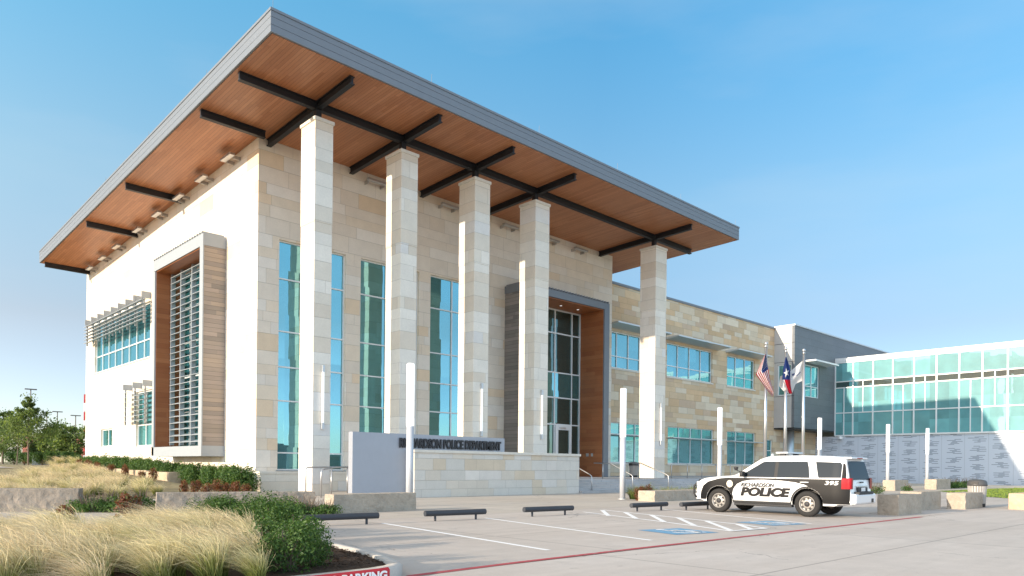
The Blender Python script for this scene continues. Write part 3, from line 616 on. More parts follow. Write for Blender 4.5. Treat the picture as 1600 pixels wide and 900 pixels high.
window(blk, 'x', 76.3, 36.75, 38.3, 9.4, 12.75, [], [], .1, 'glass', .12)
q = MB(); q.box(78.3, 84.2, 35.0, 36.398, 13.15, 13.32); q.build('sunshade', M['white_frame'], blk)
q = MB(); q.tube([(79.0, 38.2, 0), (79.0, 38.2, 5.75)], .46, 20); q.build('support_post', M['alu'], blk, smooth=True)

# ------------------------------------------------------------------ glass wing
GX = 86.5
gw = thing('glass_wing', 'pale green glass upper storey with white mullions over a patterned grey panel wall', 'building', (GX, 20, 0))
ys = [36.36, 34.33, 32.13, 30.03, 27.87, 25.66, 23.53, 21.43, 19.22, 17.0, 14.8, 12.6, 10.4]
q = MB(); F = .14
def gbar(y0, y1, z0, z1, d=0.0): q.box(GX-.06+d, GX+.1, y0, y1, z0, z1)
for y in ys: gbar(y-F/2, y+F/2, 5.36, 13.9)
for z, hgt in ((13.86, .2), (11.62, .12), (10.9, .12), (7.98, .12), (5.36, .16)): gbar(10.4, 36.36, z-hgt/2, z+hgt/2, .012)
half = [(0, 5.4, 10.9), (1, 7.98, 11.6), (3, 5.4, 10.9), (4, 7.98, 11.6), (6, 5.4, 10.9), (7, 7.98, 11.6), (9, 5.4, 10.9), (10, 7.98, 11.6)]
for i, a, b in half: yy = (ys[i]+ys[i+1])/2; gbar(yy-.045, yy+.045, a, b, .006)
q.build('mullions', M['white_frame'], gw)
q = MB(); q.box(GX+.03, GX+.06, 10.4, 36.3, 5.4, 10.85); q.box(GX+.03, GX+.06, 10.4, 36.3, 11.65, 13.85); q.build('pane', M['glass_wing'], gw)
q = MB(); q.box(GX+.03, GX+.06, 10.4, 36.3, 10.88, 11.62); q.build('clerestory_pane', M['glass_dark'], gw)
q = MB(); q.box(GX-.1, 112, 10.3, 36.38, 13.962, 14.35); q.build('roof_edge', M['white_frame'], gw)
q = MB(); q.box(GX+.14, GX+.4, 8, 38.69, -.1, 5.27); q.build('panel_wall', M['pattern_panel'], gw)
q = MB(); q.box(GX+.4, 112, 10.4, 10.8, -.1, 13.96); q.box(112, 112.4, 10.4, 36.3, -.1, 13.9); q.build('rear_wall', M['metal_siding'], gw)
q = MB(); q.tube([(GX-.3, 35.6, 5.25), (GX-.3, 35.6, 4.95)], .28, 14); q.build('ceiling_lamp', M['white_frame'], gw)

# ------------------------------------------------------------------ sign panel and stone garden wall
sg = thing('sign_panel', 'smooth grey metal sign panel with dark raised lettering standing behind the low limestone wall', 'sign', (20.3, 26.6, 0))
MB().bevbox(16.05, 24.6, 26.47, 26.78, -.05, 2.78, .008).build('panel', M['sign_grey'], sg)
textmesh('lettering', 'RICHARDSON POLICE DEPARTMENT', .56, .03, M['soft_black'], sg, lambda a, b, c: (18.36+a-20.3, 26.42-c-26.6, 2.20+b), bold=.022, width=5.95)
lw_ = thing('garden_wall', 'low pale limestone wall with a projecting cap in front of the grey sign panel', 'wall', (24.2, 26.2, 0))
MB().box(18.85, 29.62, 26.0, 26.44, -.05, 1.97).build('masonry', M['pale_masonry'], lw_)
MB().bevbox(18.78, 29.69, 25.93, 26.46, 1.972, 2.10, .012).build('cap', M['cap_stone'], lw_)

# ------------------------------------------------------------------ kerbed island
def offs(path, d):
    o = []
    for i, p in enumerate(path):
        a = Vector(path[max(i-1, 0)]); b = Vector(path[min(i+1, len(path)-1)]); t_ = (b-a).normalized(); o.append((p[0]-t_.y*d, p[1]+t_.x*d))
    return o
KERB = [(-30, 7.52), (0, 7.52), (3.0, 7.51), (4.5, 7.50), (4.95, 7.52), (5.25, 7.60), (5.48, 7.80), (5.65, 8.2), (5.86, 8.9), (5.97, 9.5), (6.05, 10.1), (6.2, 11.0), (6.6, 12.8), (7.2, 14.6), (7.75, 15.9), (7.9, 16.4)]
INN = offs(KERB, .17); MIDK = offs(KERB, .025)
m = MB(); n = len(KERB)
m.v = [(x, y, -.02) for x, y in KERB]+[(x, y, .125) for x, y in KERB]+[(x, y, .15) for x, y in MIDK]+[(x, y, .15) for x, y in INN]+[(x, y, .05) for x, y in INN]
for L in range(4):
    for i in range(n-1): a = L*n+i; m.f.append((a, a+1, a+n+1, a+n)); m.mi.append(0)
tag(m.build('kerb', M['kerb'], smooth=True), kind='structure')
m = MB(); bed = INN+[(7.6, 16.62), (-30, 24)]; m.add([(x, y, .11) for x, y in bed], [tuple(range(len(bed)))]); tag(m.build('mulch_bed', M['mulch']), kind='structure')
m = MB(); pth = [(-20, 7.52), (0, 7.52), (3.0, 7.51), (4.5, 7.50), (4.95, 7.52), (5.12, 7.56)]; o_ = offs(pth, -.005); o2 = offs(pth, .022); o3 = offs(pth, .028)
m.v = [(x, y, .002) for x, y in o_]+[(x, y, .127) for x, y in o_]+[(x, y, .154) for x, y in o2]; k = len(pth)
for L in range(2):
    for i in range(k-1): a = L*k+i; m.f.append((a, a+1, a+k+1, a+k)); m.mi.append(0)
tag(m.build('kerb_paint', M['kerb_red']), kind='structure')
dummy = textmesh('kerb_lettering', 'NO PARKING', .135, .001, M['line_white'], None, lambda a, b, c: (4.14+a, 7.488-c, .030+b), bold=.006, width=.90)
tag(dummy, kind='structure')
rngm = random.Random(5); m = MB()
for k in range(2600):                                       # loose bark chips on the bed
    x = rngm.uniform(3.8, 6.4); yy = rngm.uniform(8.1, 13); 
    if x > 5.62+.16*(yy-8.2)*.9: continue
    a = rngm.uniform(0, 6.28); L = rngm.uniform(.015, .05); c_, s_ = math.cos(a)*L, math.sin(a)*L; z = .112+rngm.uniform(0, .02)
    m.add([(x-c_, yy-s_, z), (x+s_*.3, yy-c_*.3, z+.012), (x+c_, yy+s_, z+.006), (x-s_*.3, yy+c_*.3, z)], [(0, 1, 2, 3)])
tag(m.build('bark_mulch', M['mulch']), kind='stuff')

# ------------------------------------------------------------------ stone blocks
def rough_block(name, L, W, H, label, loc, rot, mat='rock', seed=0, group=None):
    r = random.Random(seed); bm = bmesh.new(); bmesh.ops.create_cube(bm, size=1)
    for v in bm.verts: v.co = (v.co.x*L, v.co.y*W, v.co.z*H+H/2-.03)
    bmesh.ops.subdivide_edges(bm, edges=[e for e in bm.edges if abs((e.verts[0].co-e.verts[1].co).x) > .1], cuts=max(2, int(L/.16)), use_grid_fill=True)
    bmesh.ops.subdivide_edges(bm, edges=[e for e in bm.edges if abs((e.verts[0].co-e.verts[1].co).z) > .1 or abs((e.verts[0].co-e.verts[1].co).y) > .1], cuts=3, use_grid_fill=True)
    for v in bm.verts:
        if v.co.z < .05: continue
        k = .013 if v.co.z < H-.06 else .006
        v.co += Vector((r.uniform(-k, k), r.uniform(-k, k)*1.3, r.uniform(-.006, .006)))
    o = MB().frombm(bm).build(name, M[mat], None, base=(0, 0, 0)); o.location = loc; o.rotation_euler = (0, 0, rot)
    b = o.modifiers.new('bevel', 'BEVEL'); b.width = .012; b.segments = 2; b.limit_method = 'ANGLE'; b.angle_limit = R_(50)
    return tag(o, label, 'stone block', group or 'rough stone bench blocks')
def block_front(a, b, W, H, label, mat='rock', seed=0, group=None):
    a, b = Vector(a), Vector(b); d = b-a; L = d.length; d.normalize(); n = Vector((-d.y, d.x)); c = (a+b)/2+n*W/2
    return rough_block('stone_block', L, W, H, label, (c.x, c.y, 0), math.atan2(d.y, d.x), mat, seed, group)
block_front((-4.0, 28.0), (5.48, 23.76), .6, .68, 'very long grey stone block at the left edge, in front of the feather grass', 'rock', 1)
block_front((6.6, 20.7), (10.6, 19.5), .5, .64, 'grey stone block half hidden behind the dark green foreground shrubs', 'rock', 2)
block_front((10.78, 18.75), (13.75, 18.85), .5, .58, 'long rough brown stone block lying in front of the grey sign panel', 'rock_mid', 3)
block_front((25.25, 18.0), (29.6, 18.0), .85, .47, 'long low stone block with green grass behind it, left of the police vehicle', 'rock_mid', 4)
block_front((24.2, 8.2), (26.3, 8.2), .62, .66, 'rough stone block nearest the back bumper of the police vehicle', 'rock_mid', 5)
block_front((28.0, 8.75), (30.1, 8.75), .7, .68, 'second rough stone block right of the police vehicle, partly hidden by the nearer block', 'rock_mid', 6)
block_front((30.3, 8.0), (32.5, 8.0), .62, .62, 'rough stone block immediately left of the slatted litter bin', 'rock_mid', 7)
block_front((31.95, 6.3), (34.2, 6.3), .75, .62, 'warm stone block cut off by the right edge of the photo', 'rock_warm', 8)
block_front((53.3, 18.3), (55.8, 18.3), .8, .75, 'small far stone block beside a slim light column near the patterned wall', 'rock_mid', 9)
block_front((60.2, 17.8), (63.5, 17.8), .8, .78, 'farthest stone block close to the patterned grey wall behind the lawn', 'rock_mid', 10)
m = MB(); pw = thing('planter_wall', 'low warm stone planter wall with a green hedge growing behind it', 'wall', (14.5, 50, 0))
for k in range(6):
    y0 = 42.8+k*3.95; z = .74+terrain(14.6, y0+2)*.35
    m.bevbox(14.3, 14.95, y0, y0+3.92, -.1, z, .02)
m.build('masonry', M['rock_warm'], pw)

# ------------------------------------------------------------------ light columns, flagpoles, rails, bins, wheel stops
M['shaft_grey'] = plain('shaft_grey', (.50, .52, .55), .4, .1, .02)
def light_column(loc, label):
    r = thing('light_column', label, 'light column', loc, 0, 'slim white light columns along the plaza', local=True)
    MB().lathe([(0, 0), (.2, 0), (.2, .03), (.13, .035)], n=20).build('base_plate', M['alu'], r)
    MB().tube([(0, 0, .03), (0, 0, 2.75)], .125, 20).build('shaft', M['shaft_grey'], r, smooth=True)
    MB().lathe([(.122, 2.752), (.137, 2.77), (.137, 4.86), (.12, 4.9), (0, 4.9)], n=20).build('lamp_shade', M['lamp_white'], r, smooth=True)
    return r
lc = light_column((14.8, 20.69, 0), 'white light column standing in front of the sign panel lettering, the nearest of its row')
for p, l in (((25.92, 20.2, 0), 'white light column in front of the stone pillar at the entrance steps'), ((37.68, 22.4, 0), 'white light column just beyond the bonnet of the police vehicle'), ((49.43, 21.8, 0), 'white light column below the metal clad block, right of the flagpoles'),
             ((59.41, 20.94, 0), 'white light column against the patterned wall, the nearer of the last two'), ((66.6, 20.4, 0), 'farthest white light column, against the patterned wall nearest the litter bin')):
    dup(lc, p, label=l)
def flagpole(loc, h, label):
    r = thing('flagpole', label, 'flagpole', loc, 0, 'flagpoles beside the police vehicle', local=True)
    MB().tube([(0, 0, 0), (0, 0, h-.3)], [.12, .075], 16).build('pole', M['steel'], r, smooth=True)
    MB().lathe([(.0, h-.32), (.1, h-.32), (.1, h-.24), (.03, h-.22), (.03, h-.2)]+[(.11*math.sin(a*math.pi/10), h-.1-.11*math.cos(a*math.pi/10)) for a in range(1, 11)], n=14).build('ball_finial', M['steel'], r, smooth=True)
    MB().lathe([(.26, 0), (.22, .06), (.13, .1)], n=16).build('base_collar', M['steel'], r)
flagpole((43.15, 22.47, 0), 9.35, 'steel flagpole with the red and white striped flag')
flagpole((44.05, 21.61, 0), 9.05, 'middle steel flagpole with the single star flag')
flagpole((44.87, 20.84, 0), 8.95, 'right steel flagpole with the white flag')

def flagmat(name, c):
    t = NT(name); d = t.principled(c, .7, spec=.2); tr = t.n('ShaderNodeBsdfTranslucent'); tr.inputs[0].default_value = (*c, 1)
    m = t.n('ShaderNodeMixShader'); m.inputs[0].default_value = .35; t.put(m.inputs[1], d); t.put(m.inputs[2], tr.outputs[0]); return t.done(m.outputs[0])
FR, FW, FB, FG = flagmat('flag_red', (.33, .006, .02)), flagmat('flag_white', (.68, .68, .68)), flagmat('flag_blue', (.015, .035, .15)), flagmat('flag_mark', (.10, .12, .22))
def flag(name, left, right, depth, label, colour, marks=(), nu=39, nv=26, wave=.22, fold=2.3):
    """a hanging cloth: left and right are the outer lines of the cloth down its length, as points on the vertical plane of its pole"""
    def along(pts, u):
        k = u*(len(pts)-1); i = min(int(k), len(pts)-2); f = k-i; return [pts[i][j]*(1-f)+pts[i+1][j]*f for j in (0, 1)]
    def P(u, v, e=0.0):
        a, b = along(right, u), along(left, u)
        d = depth-.25+wave*math.sin(v*6.28*fold*.5+u*3.0)*(.35+.65*u)-e
        return dep(a[0]*(1-v)+b[0]*v, a[1]*(1-v)+b[1]*v, d)
    m = MB(); m.v = [tuple(P(i/nu, j/nv)) for j in range(nv+1) for i in range(nu+1)]
    for j in range(nv):
        for i in range(nu): a = j*(nu+1)+i; m.f.append((a, a+1, a+nu+2, a+nu+1)); m.mi.append(colour((i+.5)/nu, (j+.5)/nv))
    c = dep(left[0][0], left[0][1], depth); r = thing(name, label, 'flag', (c.x, c.y, c.z), 0, None)
    cl = m.build('cloth', [FR, FW, FB], r, smooth=True)
    for nm, pts, mt in marks:
        q = MB(); q.add([P(u, v, .05) for u, v in pts], [tuple(range(len(pts)))]); q.build(nm, mt, cl)
def star(u, v, ru, rv): return [(u+ru*(1 if k % 2 == 0 else .4)*math.sin(k*math.pi/5), v+rv*(1 if k % 2 == 0 else .4)*math.cos(k*math.pi/5)) for k in range(10)]
stars = [('star', star(.03+.36*(c+.5*(r % 2)+.3)/6.2, .03+.47*(r+.5)/9, .013, .02), FW) for r in range(9) for c in range(6-(r % 2))]
flag('striped_flag', [(1195.5, 553), (1181, 585), (1194, 603), (1207, 620)], [(1197, 553), (1199.5, 572), (1203.5, 593), (1209, 613)], 45.9,
     'red and white striped flag with a starry blue corner hanging from the left flagpole', lambda u, v: 2 if (u < .40 and v < .54) else (0 if int(v*13) % 2 == 0 else 1), stars)
flag('lone_star_flag', [(1227.5, 558), (1224, 575), (1222, 592), (1224, 597), (1231, 615)], [(1229, 558), (1235, 577), (1234.5, 590), (1235.5, 603), (1238, 615)], 45.9,
     'blue, white and red flag with one large white star hanging from the middle flagpole', lambda u, v: 2 if u < .56 else (0 if v < .72 else 1), [('star', star(.36, .5, .13, .40), FW)], wave=.12)
flag('white_flag', [(1253.5, 564), (1240, 576), (1230, 584), (1219, 588), (1217, 603)], [(1255.5, 564), (1255, 594), (1243, 600), (1238, 614), (1226, 613)], 46.3,
     'plain white flag with small dark markings hanging from the right flagpole', lambda u, v: 1, [('emblem', [(.30, .72), (.40, .78), (.42, .66), (.36, .60)], FG), ('lettering_mark', [(.18, .40), (.34, .50), (.33, .45), (.19, .35)], FG)], wave=.2)

def rail(name, pts, posts, label, cat='handrail', mat='brushed', group=None):
    r = thing(name, label, cat, pts[0], 0, group); MB().tube(pts, .03, 8).build('rail', M[mat], r, smooth=True)
    for a, b in posts: MB().tube([a, b], .03, 8).build('post', M[mat], r, smooth=True)
def V3(p, z=None): return (p.x, p.y, p.z if z is None else z)
a = onY(924, 744, 26.1)
rail('handrail', [(a.x, 28.6, 1.62), (a.x, 27.6, 1.6), (a.x, 26.2, 1.0), (a.x, 26.08, .9), (a.x, 26.05, .0)], [((a.x, 28.3, .7), (a.x, 28.3, 1.6))], 'steel handrail on the entrance steps beside the end of the limestone wall', group='entrance step handrails')
a = onY(988, 744, 26.1)
rail('handrail', [(a.x, 29.0, 1.66), (a.x, 27.7, 1.64), (a.x, 26.2, 1.0), (a.x, 26.08, .9), (a.x, 26.05, .0)], [((a.x, 28.3, .7), (a.x, 28.3, 1.62))], 'steel handrail on the entrance steps just right of a white light column', group='entrance step handrails')
a = onY(1044, 744, 26.1)
rail('handrail', [(a.x, 29.4, 1.72), (a.x, 28.2, 1.70), (a.x, 26.2, 1.0), (a.x, 26.08, .9), (a.x, 26.05, .0)], [((a.x, 28.3, .7), (a.x, 28.3, 1.7))], 'steel handrail in front of the pillar standing apart at the right', group='entrance step handrails')
xs = [43.5, 45.3, 47.2, 49.2, 51.2, 53]
rail('guard_rail', [(43.3, 29.5, .7), (43.35, 29.5, 1.66), (43.5, 29.5, 1.72), (53, 29.5, 1.72)], [((x, 29.5, .70), (x, 29.5, 1.7)) for x in xs[1:]], 'thin steel guard rail on the podium below the sandstone wing windows', 'railing')
A, Bq = onY(478, 730, 29.3), onY(552, 729, 29.3)
rail('ramp_rail', [(A.x, 29.3, 0), (A.x, 29.3, A.z-.1), (A.x+.03, 29.3, A.z-.03), (A.x+.12, 29.3, A.z), (Bq.x, 29.3, A.z+.03)], [((onY(p, 735, 29.3).x, 29.3, 0), (onY(p, 735, 29.3).x, 29.3, A.z+.01)) for p in (518, 543)], 'steel ramp rail in front of the tall windows, left of the sign panel', 'railing')
A = onY(502, 733, 28.2)
rail('ramp_rail', [(A.x, 28.2, 0), (A.x, 28.2, A.z-.14), (A.x+.05, 28.2, A.z-.04), (A.x+.16, 28.2, A.z), (A.x+.9, 28.7, A.z+.06), (A.x+2.2, 29.1, A.z+.1)], [], 'short curved steel rail at the foot of the ramp', 'railing')

def wheel_stop(x, y, rot, label, L=1.85):
    r = thing('wheel_stop', label, 'wheel stop', (x, y, 0), rot, 'dark tube wheel stops at the head of the bays', local=True)
    MB().tube([(0, 0, .20), (L, 0, .20)], .074, 18).build('bar', M['wheel_stop'], r, smooth=False)
    for d in (.3, L-.3):
        MB().tube([(d, 0, 0), (d, 0, .15)], .03, 10).build('post', M['wheel_stop'], r)
    for d in (-.004, L+.001): MB().tube([(d, 0, .20), (d+.003, 0, .20)], .064, 18).build('end_cap', M['wheel_stop'], r)
    return r
M['wheel_stop'] = plain('wheel_stop', (.045, .05, .06), .55, .2, .06)
ws = wheel_stop(7.95, 15.15, R_(-6), 'dark tube wheel stop half hidden by the foreground shrub, leftmost of its row')
for (x, yy, rt), l in (((11.1, 14.85, -6), 'dark tube wheel stop in front of the brown stone block'), ((14.35, 14.62, -5), 'dark tube wheel stop in front of the limestone wall, beside the hatched area'),
                      ((18.8, 14.3, -2), 'dark tube wheel stop right of the hatched area and left of the vehicle'), ((20.75, 13.75, -2), 'dark tube wheel stop in front of the police vehicle front wheel')):
    dup(ws, (x, yy, 0), R_(rt), l)

M['lid_dark'] = plain('lid_dark', (.07, .07, .07), .5, 0, .05)
def bin_(loc, s, label, cat='litter bin'):
    r = thing('litter_bin', label, cat, loc, 0, local=True); r.scale = (s,)*3; q = MB()
    for k in range(22):
        a = k*2*math.pi/22; c_, s_ = math.cos(a), math.sin(a); t1 = Vector((-s_, c_, 0))*.036; o = Vector((c_, s_, 0))
        q.hexa([o*.30-t1+Vector((0, 0, .14)), o*.30+t1+Vector((0, 0, .14)), o*.275+t1+Vector((0, 0, .14)), o*.275-t1+Vector((0, 0, .14))], [o*.345-t1+Vector((0, 0, .86)), o*.345+t1+Vector((0, 0, .86)), o*.32+t1+Vector((0, 0, .86)), o*.32-t1+Vector((0, 0, .86))])
    q.build('slatted_body', M['bin_slat'], r)
    MB().lathe([(.27, .14), (.31, .86)], n=24).build('liner', M['soft_black'], r)
    MB().lathe([(0, 0), (.29, 0), (.30, .135), (.26, .14)], n=24).build('base', M['soft_black'], r)
    MB().lathe([(.33, .855), (.365, .87), (.365, .92), (.35, 1.03), (.30, 1.09), (.16, 1.13), (0, 1.135)], n=24).build('lid', M['lid_dark'], r, smooth=True)
    MB().box(-.36, -.30, -.13, .13, .93, 1.03).build('opening', M['black'], r)
M['bin_slat'] = plain('bin_slat', (.46, .44, .41), .6, .1, .06)
bin_((33.0, 8.32, 0), .95, 'grey slatted litter bin with a domed lid between the stone blocks')
bin_((43.9, 33.2, .703), 1.0, 'dark litter bin on the podium beside the pillar standing apart at the right')

# ------------------------------------------------------------------ plants
def uvmesh(name, vs, fs, uvs, mat):
    me = bpy.data.meshes.new(name); me.from_pydata(vs, [], fs); l = me.uv_layers.new(name='UVMap')
    flat = []
    for p in me.polygons:
        for vi in p.vertices: flat += [0.5, uvs[vi]]
    l.data.foreach_set('uv', flat); me.materials.append(mat); me.polygons.foreach_set('use_smooth', [True]*len(me.polygons)); return me
LEAN = Vector((-.725, .688, 0))             # the breeze bends the plumes to the left
def grass_mesh(name, seed, n, h, spread, wd, mat, lean=.3, droop=.25, base=.10):
    r = random.Random(seed); vs, fs, uv = [], [], []
    swirl = r.uniform(-.5, .5)
    for k in range(n):
        a = r.uniform(0, 6.283); rr = base*math.sqrt(r.random()); p0 = Vector((rr*math.cos(a), rr*math.sin(a), 0)); a2 = a+r.gauss(0, .5)
        out = Vector((math.cos(a2), math.sin(a2), 0)); H_ = h*r.uniform(.55, 1.08); sp = spread*r.uniform(.15, 1.0)*(rr/base*.6+.4); ln = lean*r.uniform(.4, 1.5)
        dr = droop*r.uniform(.3, 1.3); side = Vector((r.gauss(0, 1), r.gauss(0, 1), r.gauss(0, .25))).normalized(); S = 5; o = len(vs)
        lv = (LEAN+Vector((swirl*.3, swirl*.3, 0))+Vector((r.gauss(0, .25), r.gauss(0, .25), 0)))
        for i in range(S+1):
            t_ = i/S; p = p0+Vector((0, 0, H_*(t_-.15*t_*t_)))+out*sp*t_**1.6+lv*ln*t_**2.2-Vector((0, 0, dr*H_*t_**3.5)); w_ = wd*(1-.75*t_)*(.7 if i == 0 else 1)
            vs += [tuple(p-side*w_/2), tuple(p+side*w_/2)]; uv += [t_, t_]
        fs += [(o+2*i, o+2*i+1, o+2*i+3, o+2*i+2) for i in range(S)]
    return uvmesh(name, vs, fs, uv, mat)
def place(me, name, loc, rz, sc, label, cat, group):
    o = bpy.data.objects.new(name, me); COL.objects.link(o); o.location = loc; o.rotation_euler = (0, 0, rz); o.scale = sc if isinstance(sc, tuple) else (sc,)*3
    return tag(o, label, cat, group, 'thing')
rp = random.Random(11)
FM = [grass_mesh('feather_grass', 100+i, 560, .74, .40, .0085, M['feather'], .40, .34, .10) for i in range(6)]
MMs = [grass_mesh('feather_grass', 200+i, 330, .86, .46, .014, M['feather'], .26, .28, .16) for i in range(4)]
def inside(poly, x, y):
    c = False; n = len(poly)
    for i in range(n):
        (x1, y1), (x2, y2) = poly[i], poly[i-1]
        if (y1 > y) != (y2 > y) and x < (x2-x1)*(y-y1)/(y2-y1)+x1: c = not c
    return c
def proj(p):
    q = Vector(p)-Vector((0, 0, EYE)); d = q.dot(_fw); a = q.dot(_rt)/d; b = q.z/d; c, s = math.cos(ROLL), math.sin(ROLL)
    return 800+FPX*(c*a+s*b), HY-FPX*(-s*a+c*b), d
# foreground drift
pts = []
for j in range(26):
    for i in range(26):
        x = -2.2+i*.58+(j % 2)*.29+rp.uniform(-.14, .14); yy = 7.85+j*.50+rp.uniform(-.14, .14)
        px, py, d = proj((x, yy, .12))
        if d < 5 or px < -90 or px > 455: continue
        if py > 1010 or py < 846-max(0, px-170)*.13: continue
        if px > 330 and py < 812+(px-330)*.75: continue
        pts.append((x, yy))
for (x, yy) in pts:
    place(rp.choice(FM), 'feather_grass', (x, yy, .09), rp.uniform(-.5, .5), rp.uniform(.80, 1.22), 'tuft of straw coloured feather grass in the foreground bed', 'grass tuft', 'feather grass tufts in the foreground bed')
# middle drift
for j in range(24):
    for i in range(14):
        yy = 29.5+j*1.35+rp.uniform(-.4, .4); x = 3.0+i*.95+(j % 2)*.47+rp.uniform(-.3, .3); z = terrain(x, yy); px, py, d = proj((x, yy, z))
        if not inside([(-60, 784), (150, 782), (252, 776), (236, 762), (180, 748), (132, 736), (60, 738), (20, 752), (-60, 768)], px, py) or x > 13.2: continue
        place(rp.choice(MMs), 'feather_grass', (x, yy, z-.05), rp.uniform(-.5, .5), rp.uniform(.85, 1.2), 'tuft of straw coloured feather grass in the bed behind the stone blocks', 'grass tuft', 'feather grass tufts behind the stone blocks')
for (px, d, s) in ((95, 56, 1.5), (118, 54, 1.6), (84, 50, 1.1)):
    p = dep(px, 726, d); z = terrain(p.x, p.y); place(MMs[0], 'feather_grass', (p.x, p.y, z), 0, s*.8, 'tall pale feather grass tuft in front of the far low grey wall', 'grass tuft', 'tall feather grass tufts by the low grey wall')

def leaves_mesh(name, seed, rad, n, size, mat, blobs=9, shoots=.25, flat=.0, hollow=.55):
    """leaf-sized faces spread through an uneven, lumpy volume standing on z=0"""
    r = random.Random(seed); bl = []
    for k in range(blobs):
        a = r.uniform(0, 6.283); q = math.sqrt(r.random())*.62; z = r.uniform(.28, .72)
        bl.append((Vector((math.cos(a)*q*rad[0], math.sin(a)*q*rad[1], z*rad[2])), r.uniform(.30, .50)))
    vs, fs = [], []
    for k in range(n):
        c, br = r.choice(bl); d = Vector((r.gauss(0, 1), r.gauss(0, 1), r.gauss(.15, 1))).normalized(); q = br*(hollow+(1-hollow)*math.sqrt(r.random()))
        if r.random() < shoots: d = (d+Vector((0, 0, .8))).normalized(); q *= r.uniform(1.0, 1.35)
        p = c+Vector((d.x*rad[0]*q, d.y*rad[1]*q, d.z*rad[2]*q*1.0))
        if p.z < .02: p.z = r.uniform(.02, .12)
        nrm = (d+Vector((r.gauss(0, .6), r.gauss(0, .6), r.gauss(.3, .6)))).normalized(); t1 = nrm.cross(Vector((r.gauss(0, 1), r.gauss(0, 1), r.gauss(0, 1)))).normalized(); t2 = nrm.cross(t1)
        L = size*r.uniform(.6, 1.3); W = L*.5; o = len(vs)
        vs += [tuple(p-t1*L*.5), tuple(p+t2*W*.5+nrm*W*.12), tuple(p+t1*L*.5), tuple(p-t2*W*.5+nrm*W*.12)]; fs.append((o, o+1, o+2, o+3))
    me = bpy.data.meshes.new(name); me.from_pydata(vs, [], fs); me.materials.append(mat); return me
def stems_mesh(seed, rad, n, mat):
    r = random.Random(seed); m = MB()
    for k in range(n):
        a = r.uniform(0, 6.283); q = r.uniform(.1, .6); e = Vector((math.cos(a)*q*rad[0], math.sin(a)*q*rad[1], rad[2]*r.uniform(.5, .85)))
        m.tube([(e.x*.1, e.y*.1, 0), tuple(e*.5+Vector((r.gauss(0, .02), r.gauss(0, .02), 0))), tuple(e)], [.012, .009, .004], 5, cap=False)
    me = bpy.data.meshes.new('stems'); me.from_pydata(m.v, [], m.f); me.materials.append(mat); return me
def shrub(name, foliage, stems, loc, rz, sc, label, group, cat='shrub'):
    r = thing(name, label, cat, loc, rz, group, local=True); r.scale = sc if isinstance(sc, tuple) else (sc,)*3
    for nm, me in (('foliage', foliage), ('stems', stems)):
        o = bpy.data.objects.new(nm, me); COL.objects.link(o); o.parent = r
    return r
BXM = [leaves_mesh('foliage', 300+i, (.52, .52, .70), 3400, .048, M['leaf_box'], 11, .3) for i in range(4)]; STM = [stems_mesh(400+i, (.5, .5, .7), 16, M['bark']) for i in range(2)]
FB_ = [(450, 892, .88), (470, 874, .85), (455, 854, .9), (425, 842, .95), (395, 834, 1.0), (370, 829, 1.0), (345, 828, .9), (322, 826, .8), (428, 828, .72), (488, 884, .55)]
for i, (px, py, s) in enumerate(FB_):
    p = gnd(px, py, .11); shrub('box_shrub', BXM[i % 4], STM[i % 2], (p.x, p.y, .10), i*1.3, s, 'bright green small leaved shrub beside the foreground feather grass', 'green shrubs at the tip of the foreground bed')
RDM = [leaves_mesh('foliage', 500+i, (.34, .34, .62), 650, .085, M['leaf_red'], 7, .5) for i in range(3)]
HGM = [leaves_mesh('foliage', 520+i, (.80, .80, 1.12), 2600, .11, M['leaf_hedge'], 12, .3) for i in range(4)]; STH = stems_mesh(430, (.8, .8, 1.1), 14, M['bark'])
LWM = [leaves_mesh('foliage', 540+i, (.55, .55, .36), 900, .07, M['leaf_hedge'], 9, .2) for i in range(2)]
for (px, py, s, l) in ((205, 822, 1.0, 'small red leaved shrub behind the feather grass, between the two grey stone blocks'), (105, 836, .8, 'small reddish shrub poking out of the foreground feather grass near its left end')):
    p = gnd(px, py, .11); shrub('red_shrub', RDM[0], STM[0], (p.x, p.y, .10), px, s, l, None)
yy = 64.5; i = 0
while yy > 36.4:
    shrub('hedge_shrub', HGM[i % 4], STH, (15.15+rp.uniform(-.15, .15), yy, terrain(14.5, yy)*.6-.05), i*1.1, (.95, .95, rp.uniform(.92, 1.08)*(1.05 if yy > 44 else 1.0)), 'dark green shrub of the hedge along the sunny limestone wall', 'hedge shrubs along the sunny limestone wall'); yy -= 1.25; i += 1
for (px, py, s) in ((338, 767, 1.0), (358, 769, 1.0), (380, 770, 1.1), (400, 768, .95), (345, 762, 1.2), (372, 762, 1.2), (392, 762, 1.1)):
    p = gnd(px, py, .0); shrub('corner_shrub', HGM[i % 4], STH, (p.x, p.y, -.02), i*1.7, s*.98, 'leafy green shrub massed at the corner of the limestone building', 'green shrubs at the building corner'); i += 1
for k in range(9):
    yy = 59-k*2.0; x = 13.55+rp.uniform(-.35, .25); shrub('red_shrub', RDM[k % 3], STM[0], (x, yy, terrain(x, yy)-.03), k*1.9, rp.uniform(.75, 1.1), 'small red leaved shrub in front of the warm stone planter wall', 'red shrubs along the planter wall')
for (px, py, s) in ((305, 773, 1.0), (324, 775, .95), (340, 774, 1.0), (368, 775, 1.0), (384, 774, .9), (288, 772, .9), (355, 773, .85)):
    p = gnd(px, py, .0); shrub('red_shrub', RDM[i % 3], STM[0], (p.x, p.y, -.02), i*1.7, s, 'small red tipped shrub in front of the green shrubs at the building corner', 'red tipped shrubs at the building corner'); i += 1
